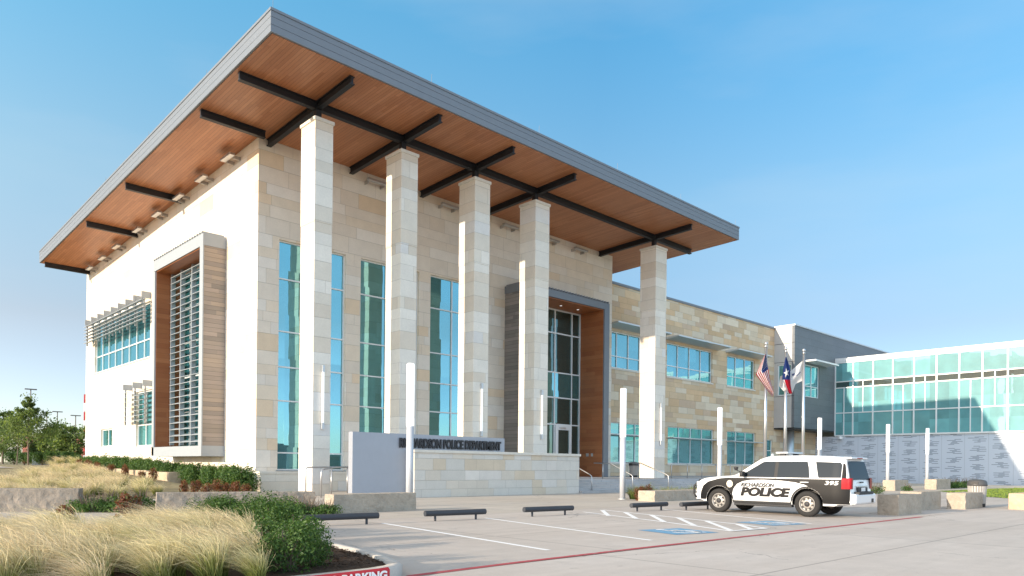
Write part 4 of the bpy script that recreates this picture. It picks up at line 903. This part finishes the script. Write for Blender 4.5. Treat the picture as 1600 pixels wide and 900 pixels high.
for k in range(9):
    px = 132+k*11.5; p = gnd(px, 799+rp.uniform(-2, 2)); shrub('ground_cover_shrub', LWM[k % 2], STM[1], (p.x, p.y, -.02), k, rp.uniform(.9, 1.2), 'low green ground cover plant between the two grey stone blocks', 'ground cover between the grey stone blocks')
for k in range(9):
    px = 428+k*10.5; p = gnd(px, 806+rp.uniform(-2, 1)-abs(k-3)*.4); shrub('ground_cover_shrub', LWM[k % 2], STM[1], (p.x, p.y, -.02), k*2, rp.uniform(.75, 1.05), 'low dark green plant left of the brown stone block', 'low plants left of the brown stone block')
GRM = [grass_mesh('green_grass', 600+i, 330, .85, .55, .016, M['green_grass'], .05, .35, .16) for i in range(2)]
for k in range(11):
    x = 26.4+k*.46; place(GRM[k % 2], 'green_grass', (x, 19.7+rp.uniform(-.4, .3), 0), k, rp.uniform(.8, 1.15), 'tuft of long green grass behind the low stone block by the entrance steps', 'grass tuft', 'green grass tufts by the entrance steps')
for k, x in enumerate((25.5, 25.9, 26.2)): shrub('red_shrub', RDM[k], STM[0], (x, 19.0, 0), k, .9, 'small rusty red plant at the left end of the low block by the entrance steps', 'rusty plants by the entrance steps')
for (px, py, s, l) in ((1368, 772, 1.2, 'small dry brown plant just behind the police vehicle tail'), (1420, 768, 1.0, 'small plant by the far stone block under the patterned wall')): p = gnd(px, py); shrub('small_shrub', LWM[0], STM[1], (p.x, p.y, 0), px, s, l, None)
for k in range(7):
    p = gnd(1474+k*8, 763.5-.3*k); shrub('ground_cover_shrub', LWM[k % 2], STM[1], (p.x, p.y, 0), k, 1.5, 'low dark plant in the bed between the far stone block and the litter bin', 'low plants beside the litter bin')
m = MB(); r_ = random.Random(3)
for k in range(9000):
    x = r_.uniform(41, 72); yy = r_.uniform(-2, 15.5)
    if not inside([(41.5, 7.0), (47, 12.0), (56, 16.5), (70, 16.2), (86, 12), (86, -10), (60, -10)], x, yy): continue
    a = r_.uniform(0, 6.28); h_ = r_.uniform(.04, .09); c_, s_ = math.cos(a)*.05, math.sin(a)*.05
    m.add([(x-c_, yy-s_, .012), (x+c_, yy+s_, .012), (x+c_*.3+.02, yy+s_*.3, .012+h_)], [(0, 1, 2)])
tag(m.build('grass', M['lawn']), kind='stuff')

# ------------------------------------------------------------------ far left: trees, low wall, lamps, mast, brick building
def tree(name, loc, h, crown, n, size, mat, label, seed, trunk_r=.10, clear=.3, cone=False, group=None):
    r = random.Random(seed); root = thing(name, label, 'tree', loc, 0, group, local=True); tr = MB(); tips = []
    top = Vector((r.gauss(0, .1), r.gauss(0, .1), h*.9)); tr.tube([(0, 0, -.2), (r.gauss(0, .03), r.gauss(0, .03), h*.4), tuple(top)], [trunk_r, trunk_r*.7, trunk_r*.15], 8)
    for k in range(26):
        f = clear+(1-clear)*(k+.5)/26; a = k*2.4+r.uniform(-.4, .4); reach = crown*((1.05-f)*1.5 if cone else math.sin(min(1, (f-clear)/(1-clear)*.85+.15)*math.pi)**.6)*r.uniform(.55, 1.1)
        s_ = Vector((0, 0, h*.9*f)); e = s_+Vector((math.cos(a)*reach, math.sin(a)*reach, reach*r.uniform(.2, .6)))
        tr.tube([tuple(s_), tuple(s_.lerp(e, .55)+Vector((0, 0, .04*reach))), tuple(e)], [trunk_r*.35, trunk_r*.2, trunk_r*.06], 5); tips += [(s_.lerp(e, .5), reach*.34), (s_.lerp(e, .8), reach*.32), (e, reach*.30)]
    tips.append((top, crown*.25)); tr.build('trunk', M['bark'], root)
    vs, fs = [], []
    for k in range(n):
        c, br = r.choice(tips); d = Vector((r.gauss(0, 1), r.gauss(0, 1), r.gauss(0, .75))).normalized(); p = c+d*max(.12, br)*r.random()**.5*1.2
        nrm = Vector((r.gauss(0, 1), r.gauss(0, 1), r.gauss(.5, 1))).normalized(); t1 = nrm.cross(Vector((r.gauss(0, 1), r.gauss(0, 1), r.gauss(0, 1)))).normalized(); t2 = nrm.cross(t1); L = size*r.uniform(.6, 1.4); o = len(vs)
        vs += [tuple(p-t1*L*.5), tuple(p+t2*L*.28), tuple(p+t1*L*.5), tuple(p-t2*L*.28)]; fs.append((o, o+1, o+2, o+3))
    me = bpy.data.meshes.new('crown'); me.from_pydata(vs, [], fs); me.materials.append(M[mat]); o = bpy.data.objects.new('crown', me); COL.objects.link(o); o.parent = root
    return root
def at(px, d, py=722):
    p = dep(px, py, d); return (p.x, p.y, terrain(p.x, p.y)-.02)
tree('young_tree', at(44, 62), 6.3, 2.3, 7000, .17, 'leaf_tree', 'slender young tree with a thin trunk and pointed open crown, left of the building', 21, .075, .30, True)
tree('young_tree', at(26, 66), 4.6, 1.7, 3800, .15, 'leaf_tree', 'small staked young tree behind and left of the pointed tree', 22, .05, .35)
for px, d, h, c, l, sd in ((4, 88, 6.6, 3.0, 'broad dark tree cut off by the left edge of the photo', 23), (84, 84, 4.4, 2.0, 'bushy green tree left of the limestone wall, behind the low grey wall', 25),
                           (104, 80, 4.5, 2.0, 'bushy green tree immediately left of the limestone wall', 26), (64, 92, 3.6, 1.6, 'low dark tree behind the trunk of the pointed young tree', 27), (-14, 96, 6.2, 3.0, 'dark tree at the far left with only its right side in the photo', 28)):
    tree('leafy_tree', at(px, d), h, c, 5200, .26, 'leaf_dark' if sd in (23, 27, 28) else 'leaf_tree', l, sd, .14, .18)
for px, d, s in ((38, 74, 1.3), (52, 73, 1.2), (22, 78, 1.4), (66, 72, 1.3), (84, 70, 1.3), (104, 69, 1.3), (120, 68, 1.2)):
    shrub('hedge_shrub', HGM[int(px) % 4], STH, at(px, d-4), px, (s*.9, s*.9, s*.75), 'round green shrub in front of the far low grey wall', 'shrubs in front of the far low grey wall')
A, Bq = at(50, 68), at(128, 70)
fw_ = thing('low_wall', 'far low blue grey wall in front of the bushy trees at the left', 'wall', ((A[0]+Bq[0])/2, (A[1]+Bq[1])/2, A[2]))
q = MB(); dxy = Vector((Bq[0]-A[0], Bq[1]-A[1])).normalized(); nn = Vector((-dxy.y, dxy.x))*.15
q.hexa([(A[0]-nn.x, A[1]-nn.y, 1.0), (Bq[0]-nn.x, Bq[1]-nn.y, 1.0), (Bq[0]+nn.x, Bq[1]+nn.y, 1.0), (A[0]+nn.x, A[1]+nn.y, 1.0)], [(A[0]-nn.x, A[1]-nn.y, 2.05), (Bq[0]-nn.x, Bq[1]-nn.y, 2.05), (Bq[0]+nn.x, Bq[1]+nn.y, 2.05), (A[0]+nn.x, A[1]+nn.y, 2.05)]); q.build('masonry', M['sign_grey'], fw_)
def far_lamp(px, d, topy, label):
    x, y, z = at(px, d); h = dep(px, topy, d).z-z; r = thing('parking_lamp', label, 'street lamp', (x, y, z), 0, 'distant parking lot lamps', local=True)
    MB().tube([(0, 0, -.3), (0, 0, h)], [.14, .09], 8).build('pole', M['bronze'], r); MB().box(-.9, .9, -.25, .25, h, h+.18).build('lamp_head', M['bronze'], r)
far_lamp(47, 130, 609, 'tallest distant lamp pole, rising behind the pointed young tree'); far_lamp(72.5, 150, 645, 'distant lamp pole right of the pointed young tree, leftmost of three short ones')
far_lamp(89, 150, 644, 'distant lamp pole above the bushy trees, middle of three short ones'); far_lamp(117.5, 150, 650, 'distant lamp pole nearest the limestone wall')
x, y, z = at(135, 120); hm = dep(135, 616, 120).z-z; ms = thing('lattice_mast', 'red and white lattice mast peeping out from behind the left edge of the limestone building', 'mast', (x, y, z), 0, local=True)
for k in range(8):
    q = MB(); z0, z1 = hm*k/8, hm*(k+1)/8-.02
    for sx in (-.32, .32):
        for sy in (-.32, .32): q.tube([(sx, sy, z0), (sx, sy, z1)], .07, 6)
        q.tube([(sx, -.32, z0), (sx, .32, z1)], .05, 5); q.tube([(-.32, sx, z0), (.32, sx, z1)], .05, 5)
    q.build('mast_section', plain('mast_red', (.45, .03, .04), .5) if k % 2 else M['white_paint'], ms)
x, y, z = at(84, 140); bk = thing('brick_building', 'distant red brick building glimpsed between the trees at the left', 'building', (x, y, z))
M['brick'] = blockstone('brick', [(0, (.26, .10, .075)), (.5, (.30, .12, .09)), (.8, (.22, .085, .065))], .35, .9, .02)
q = MB(); u = Vector((_rt.x, _rt.y)); f2 = Vector((_fw.x, _fw.y)); c4 = [(x-u.x*6, y-u.y*6), (x+u.x*11, y+u.y*11), (x+u.x*11+f2.x*10, y+u.y*11+f2.y*10), (x-u.x*6+f2.x*10, y-u.y*6+f2.y*10)]
q.prism(c4, z-1, z+5.0); q.build('wall', M['brick'], bk); q = MB(); q.prism([(a-.0, b) for a, b in c4], z+5.002, z+5.4); q.build('parapet', M['cap_stone'], bk)

# ------------------------------------------------------------------ police vehicle
car = thing('police_suv', 'black and white police utility vehicle parked facing the building with lettering on its doors', 'car', (22.1, 11.1, 0), R_(93), local=True); car.scale = (.96,)*3
t = NT('car_white'); g_ = t.pos()[3]; M['car_white'] = t.done(t.principled((.78, .78, .77), .35, spec=.5, Coat_Weight=.6, Coat_Roughness=.08))
t = NT('car_black'); M['car_black'] = t.done(t.principled((.010, .010, .0105), .42, spec=.22))
M['tyre'] = plain('tyre', (.022, .021, .020), .85, 0, .1); M['rim'] = plain('rim', (.30, .285, .265), .45, .5); M['plastic'] = plain('plastic', (.02, .02, .021), .6)
t = NT('tail_red'); M['tail_red'] = t.done(t.principled((.32, .006, .012), .3, spec=.3))
M['lens'] = plain('lens', (.6, .62, .64), .15, .3, .02)
ZT = [(-2.66, .60), (-2.645, .80), (-2.63, .96), (-2.60, 1.18), (-2.46, 1.76), (-2.40, 1.815), (-2.25, 1.845), (-1.9, 1.87), (-1.2, 1.89), (-.4, 1.885), (-.05, 1.865), (.22, 1.775), (.95, 1.285), (1.08, 1.235), (1.6, 1.20), (2.1, 1.14), (2.34, 1.07), (2.46, .95), (2.51, .80), (2.53, .62)]
def interp(T, x):
    if x <= T[0][0]: return T[0][1]
    for (a, b), (c, d) in zip(T[:-1], T[1:]):
        if x <= c: return b+(d-b)*(x-a)/(c-a)
    return T[-1][1]
def zt(x): return sum(interp(ZT, x+k*.02)*w_ for k, w_ in ((-1, .25), (0, .5), (1, .25)))
def wb(x):
    v = 1.0
    if x > 1.75: v -= .24*((x-1.75)/.78)**2.4
    if x < -2.1: v -= .11*((-2.1-x)/.56)**2
    return v
def wS(x, z):
    v = wb(x)
    if z < .78: v -= .035*((.78-z)/.45)**2
    if z > 1.0: v -= .10*(min(z, 1.2)-1.0)**1.5
    if z > 1.17: v -= (z-1.17)*.285
    return v
LEV = [.36, .42, .52, .64, .78, .90, 1.0, 1.08, 1.14, 1.18, 1.24, 1.34, 1.46, 1.58, 1.68]
xs = [-2.66, -2.652, -2.645, -2.63, -2.615, -2.60, -2.56, -2.52, -2.48, -2.46, -2.42, -2.38, -2.3]+[-2.2+.12*k for k in range(37)]+[2.28, 2.34, 2.40, 2.45, 2.48, 2.505, 2.52, 2.53]
m = MB(); ringn = None
for x in xs:
    T = zt(x); zb = .34 if -2.3 < x < 2.2 else .40; r = min(.11, .45*(T-zb-.05)); zs = T-r; half = [(0, zb), (wS(x, zb)*.85, zb)]; k_ = 0
    for L in LEV:
        z = min(max(L, zb+.01), zs-.001*(len(LEV)-k_)); k_ += 1; half.append((wS(x, z), z))
    ws_ = wS(x, zs); half += [(ws_, zs), (ws_-.10*r, zs+.45*r), (ws_-.38*r, zs+.82*r), (ws_-.95*r, T), (ws_*.55, T+.012), (0, T+.018)]
    ring = [(x, y, z) for y, z in half]+[(x, -y, z) for y, z in half[-2:0:-1]]; ringn = len(ring); m.v += ring
for i in range(len(xs)-1):
    for k in range(ringn): a = i*ringn+k; b = i*ringn+(k+1) % ringn; m.f.append((a, b, b+ringn, a+ringn)); m.mi.append(0)
m.f.append(tuple(range(ringn))); m.mi.append(0); m.f.append(tuple((len(xs)-1)*ringn+k for k in range(ringn-1, -1, -1))); m.mi.append(0)
AX = (1.55, -1.396); AR = .475
tmpb = m.build('body_raw', [M['car_white'], M['plastic']])
bm = bmesh.new(); bm.from_mesh(tmpb.data); bmesh.ops.recalc_face_normals(bm, faces=bm.faces); bm.to_mesh(tmpb.data); bm.free()
cut = MB()
for ax in AX:
    for sgn in (1, -1):
        prof = [(0, .62), (AR, .62), (AR, 1.4), (0, 1.4)]; cut.lathe(prof if sgn > 0 else [(r, -h) for r, h in prof], (ax, 0, .41), 32, 'y')
cuto = cut.build('cutter', [M['plastic']])
bm = bmesh.new(); bm.from_mesh(cuto.data); bmesh.ops.remove_doubles(bm, verts=bm.verts, dist=1e-5); bmesh.ops.recalc_face_normals(bm, faces=bm.faces); bm.to_mesh(cuto.data); bm.free()
bo = tmpb.modifiers.new('b', 'BOOLEAN'); bo.operation = 'DIFFERENCE'; bo.object = cuto; bo.solver = 'EXACT'; bo.material_mode = 'TRANSFER'
bpy.context.view_layer.update(); me = bpy.data.meshes.new_from_object(tmpb.evaluated_get(bpy.context.evaluated_depsgraph_get()))
bpy.data.objects.remove(tmpb); bpy.data.objects.remove(cuto); me.polygons.foreach_set('use_smooth', [True]*len(me.polygons)); me.name = 'body'
if hasattr(me, 'set_sharp_from_angle'): me.set_sharp_from_angle(angle=R_(40))
body = bpy.data.objects.new('body', me); COL.objects.link(body); body.parent = car
def side(name, x0, x1, zl, zu, mat, eps=.008, nx=40, nz=10, sg=1, parent=car):
    q = MB()
    for i in range(nx+1):
        x = x0+(x1-x0)*i/nx; a, b = zl(x), max(zl(x)+.0005, zu(x))
        for j in range(nz+1): z = a+(b-a)*j/nz; q.v.append((x, sg*(wS(x, z)+eps), z))
    for i in range(nx):
        for j in range(nz):
            a = i*(nz+1)+j; f = (a, a+nz+1, a+nz+2, a+1); q.f.append(f if sg < 0 else f[::-1]); q.mi.append(0)
    return q.build(name, mat, parent, smooth=True)
def arch(x, r=AR+.005):
    v = 0
    for ax in AX:
        if abs(x-ax) < r: v = max(v, .41+math.sqrt(r*r-(x-ax)**2))
    return v
SW = [(-1.95, .60), (-1.62, .84), (-1.30, .99), (-1.0, 1.055), (-.6, 1.095), (0, 1.115), (.45, 1.10), (.72, 1.05), (.92, .95), (1.03, .80), (1.08, .6), (1.10, .42)]
def lzl(x):
    if x <= -1.5: base = .42
    elif x >= 1.10: base = .42
    else: base = interp(SW, x)
    return max(base, arch(x))
def lzu(x): return interp([(-2.64, 1.165), (1.25, 1.165), (1.55, 1.13), (1.95, 1.02), (2.15, .88), (2.26, .66), (2.3, .45)], x)
for sg in (1, -1):
    side('livery_panel', -2.63, 2.28, lzl, lzu, M['car_black'], .007, 150, 8, sg)
    side('rocker_panel', -.9, 1.06, lambda x: .352, lambda x: .425, M['plastic'], .012, 10, 3, sg)
    # side glass, with the dark door post between
    side('door_post', -1.46, .86, lambda x: 1.195, lambda x: interp([(-1.46, 1.2), (-1.37, 1.70), (.03, 1.70), (.1, 1.67), (.86, 1.2)], x), M['plastic'], .004, 40, 8, sg)
    side('side_window', -.33, .80, lambda x: 1.205, lambda x: interp([(-.33, 1.69), (.02, 1.69), (.10, 1.655), (.80, 1.21)], x), M['car_glass_clear'] if 'car_glass_clear' in M else M['car_glass'], .008, 30, 8, sg)
    side('side_window', -1.45, -.44, lambda x: 1.205, lambda x: interp([(-1.45, 1.21), (-1.36, 1.69), (-.44, 1.69)], x), M['car_glass'], .008, 30, 8, sg)
    side('side_window', -2.38, -1.60, lambda x: interp([(-2.38, 1.215), (-1.72, 1.205), (-1.60, 1.69)], x), lambda x: interp([(-2.38, 1.60), (-2.34, 1.67), (-1.6, 1.695)], x), M['car_glass'], .008, 30, 8, sg)
    side('rear_post', -2.52, -2.40, lambda x: 1.2, lambda x: interp([(-2.52, 1.3), (-2.47, 1.62), (-2.40, 1.66)], x), M['car_black'], .006, 8, 8, sg)
    for a in (-.30, -1.32):
        q = MB(); yq = wS(a, 1.06)+.035
        for e in (-.10, .10): q.tube([(a+.0+e, sg*(yq-.035), 1.06), (a+e, sg*yq, 1.06)], .014, 6)
        q.tube([(a-.13, sg*yq, 1.06), (a+.13, sg*yq, 1.06)], .018, 8); q.build('door_handle', M['car_white'], car, smooth=True)
    for a in (-.385, .93, -1.22):
        side('door_seam', a-.004, a+.004, lambda x: max(.44, arch(x)+.02), lambda x: 1.19, M['plastic'], .0085, 1, 10, sg)
    q = MB(); q.bevbox(-.95, .98, sg*.88 if sg > 0 else -1.06, sg*1.06 if sg > 0 else -.88, .27, .345, .02); q.build('running_board', M['plastic'], car)
    q = MB(); q.bevbox(.60, .72, *sorted((sg*1.0, sg*1.24)), 1.20, 1.38, .035); q.tube([(.66, sg*.95, 1.22), (.66, sg*1.03, 1.24)], .03, 8); q.build('wing_mirror', M['plastic'], car, smooth=True)
    q = MB(); zz_ = [.88, .98, 1.08, 1.18, 1.205]
    for xx in (-2.40, -2.47, -2.54, -2.60, -2.625):
        for z in zz_: q.v.append((xx-(.04 if xx < -2.6 else 0), sg*(wS(xx, z)+.016), z))
    for xx, yi in ((-2.66, .12), (-2.66, .17)):
        for z in zz_: q.v.append((xx-.0, sg*(wS(-2.62, z)-yi+.02), z))
    k5 = len(zz_)
    for i in range(6):
        for j in range(k5-1): a = i*k5+j; q.f.append((a, a+1, a+k5+1, a+k5)); q.mi.append(0)
    q.build('tail_light', M['tail_red'], car, smooth=True)
    q = MB(); q.bevbox(2.16, 2.47, *sorted((sg*.60, sg*.86)), .88, 1.02, .03); q.build('headlight', M['lens'], car)
    for ax in AX:
        side('arch_trim', ax-AR-.05, ax+AR+.05, lambda x: max(.42, arch(x)), lambda x: max(.425, .41+math.sqrt(max(0, (AR+.05)**2-(x-ax)**2))), M['car_black'], .010, 40, 2, sg)
        w0 = .78; S_ = lambda pr: [(r, (sg*h)) for r, h in pr]
        wh = MB().lathe(S_([(.24, w0), (.31, w0-.0), (.375, w0+.02), (.395, w0+.06), (.395, w0+.20), (.38, w0+.235), (.30, w0+.25), (.245, w0+.235), (.235, w0+.20)]), (ax, 0, .395), 36, 'y').build('wheel', M['tyre'], car, smooth=True)
        rm = MB().lathe(S_([(.25, w0+.225), (.238, w0+.24), (.225, w0+.238), (.205, w0+.205), (.19, w0+.19), (.15, w0+.205), (.10, w0+.215), (0, w0+.215)]), (ax, 0, .395), 36, 'y').build('rim', M['rim'], wh, smooth=True)
        for k in range(8):
            an = k*math.pi/4+.2; q = MB(); cx, cz = ax+.162*math.cos(an), .395+.162*math.sin(an)
            q.add([(cx+.036*math.cos(b)*abs(math.cos(an))+.024*math.cos(b)*abs(math.sin(an)), sg*(w0+.2085), cz+.036*math.sin(b)*abs(math.sin(an))+.024*math.sin(b)*abs(math.cos(an))) for b in [j*math.pi/5 for j in range(10)]], [tuple(range(10)) if sg < 0 else tuple(range(9, -1, -1))]); q.build('rim_slot', M['black'], wh)
        MB().lathe(S_([(.085, w0+.21), (.08, w0+.24), (.05, w0+.255), (0, w0+.257)]), (ax, 0, .395), 18, 'y').build('hub_cap', M['soft_black'], wh, smooth=True)
def topz(x, y): return zt(x)+.012*(1-min(1, abs(y)/.8))+.008
q = MB(); nX, nY = 16, 12
for i in range(nX+1):
    x = .26+(.90-.26)*i/nX; wd_ = wS(x, zt(x)-.1)-.10
    for j in range(nY+1): y = -wd_+2*wd_*j/nY; q.v.append((x, y, topz(x, y)+.006))
for i in range(nX):
    for j in range(nY): a = i*(nY+1)+j; q.f.append((a, a+nY+1, a+nY+2, a+1)); q.mi.append(0)
q.build('windscreen', M['car_glass'], car, smooth=True)
q = MB()
for i in range(9):
    x = -2.605+(-2.475+2.605)*i/8; wd_ = wS(x, zt(x)-.05)-.10
    for j in range(nY+1): y = -wd_+2*wd_*j/nY; q.v.append((x-.022, y, topz(x, y)+.01))
for i in range(8):
    for j in range(nY): a = i*(nY+1)+j; q.f.append((a, a+nY+1, a+nY+2, a+1)); q.mi.append(0)
q.build('rear_window', M['car_glass'], car, smooth=True)
q = MB(); q.bevbox(-2.60, -2.36, -.70, .70, 1.785, 1.84, .02); q.build('spoiler', M['car_white'], car)
MB().bevbox(-2.612, -2.595, -.22, .22, 1.795, 1.825, .004).build('brake_light', M['tail_red'], car)
q = MB(); q.bevbox(-2.80, -2.50, -.90, .90, .42, .74, .06); q.build('rear_bumper', M['car_white'], car, smooth=False)
q = MB(); q.bevbox(-2.812, -2.62, -.62, .62, .715, .80, .015); q.build('bumper_step', M['plastic'], car)
q = MB(); q.bevbox(-2.70, -2.645, -.42, .42, .78, .93, .01); q.build('plate_recess', M['soft_black'], car)
MB().box(-2.712, -2.702, -.17, .17, .81, .92).build('licence_plate', M['white_paint'], car)
q = MB(); q.bevbox(-2.675, -2.64, -.13, .13, 1.06, 1.10, .008); q.build('badge', M['soft_black'], car)
q = MB(); q.bevbox(-2.69, -2.64, -.45, .45, .94, .975, .01); q.build('tailgate_handle', M['lens'], car)
q = MB(); q.bevbox(-2.815, -2.80, -.62, -.46, .46, .58, .005); q.build('tow_hook', M['black'], car)
q = MB(); q.bevbox(2.30, 2.56, -.78, .78, .42, .64, .05); q.build('front_bumper', M['car_white'], car)
q = MB(); q.bevbox(2.40, 2.545, -.52, .52, .68, .96, .03); q.build('grille', M['soft_black'], car)
q = MB()
for y in (-.42, .42): q.tube([(2.58, y, .38), (2.64, y, .6), (2.63, y, .98), (2.55, y, 1.06)], .045, 8)
for y in (-.80, .80): q.tube([(2.50, y, .48), (2.60, y*.97, .6), (2.60, y*.95, .85), (2.48, y*.93, .97)], .035, 8)
for z in (.48, .64, .80, .95): q.tube([(2.50, -.80, z), (2.62, -.45, z), (2.64, 0, z), (2.62, .45, z), (2.50, .80, z)], .028, 8)
q.build('push_bar', M['plastic'], car, smooth=True)
q = MB(); q.bevbox(-.62, -.22, -.62, .62, 1.955, 2.015, .02); q.build('light_bar', M['lens'], car)
q = MB()
for y in (-.5, .5): q.box(-.5, -.34, y-.05, y+.05, 1.88, 1.957)
q.build('light_bar_feet', M['plastic'], car)
q = MB(); q.lathe([(0, -.05), (.05, -.05), (.075, .04), (.075, .06), (0, .06)], (.98, .93, 1.46), 14); q.tube([(.86, .86, 1.36), (.98, .93, 1.42)], .015, 6); q.build('spotlight', M['soft_black'], car, smooth=True)
q = MB(); q.lathe([(.03, 1.88), (.05, 1.90), (.02, 1.955), (0, 1.96)], (.0, .35, 0), 10); q.build('antenna_fin', M['car_white'], car, smooth=True)
onside = lambda x0, z0: (lambda a, b, c: (x0-a, wS(x0-a, z0+b)+.022, z0+b))
textmesh('door_lettering', 'POLICE', .36, 0, M['car_black'], car, onside(.78, .60), bold=.021, shear=.2, width=1.66)
textmesh('door_lettering', 'RICHARDSON', .175, 0, M['car_black'], car, onside(.76, .885), bold=.0045, shear=.22, width=1.12)
textmesh('fleet_number', '395', .16, 0, M['white_paint'], car, onside(-1.93, 1.0), bold=.003, shear=.15, width=.40)
textmesh('roof_number', '395', .1, 0, M['white_paint'], car, lambda a, b, c: (-2.66, .1-a, .56+b), bold=.004, width=.16) if False else None
q = MB(); x0, z0 = 1.16, .96; q.v = [(x0, wS(x0, z0)+.012, z0)]+[(x0+.11*math.cos(a), wS(x0+.11*math.cos(a), z0+.12*math.sin(a))+.012, z0+.12*math.sin(a)) for a in [k*math.pi/10 for k in range(20)]]
q.f = [(0, 1+(k+1) % 20, 1+k) for k in range(20)]; q.mi = [0]*20; M['badge_cream'] = plain('badge_cream', (.66, .60, .48), .4, 0, .2, 20); q.build('door_badge', M['badge_cream'], car)
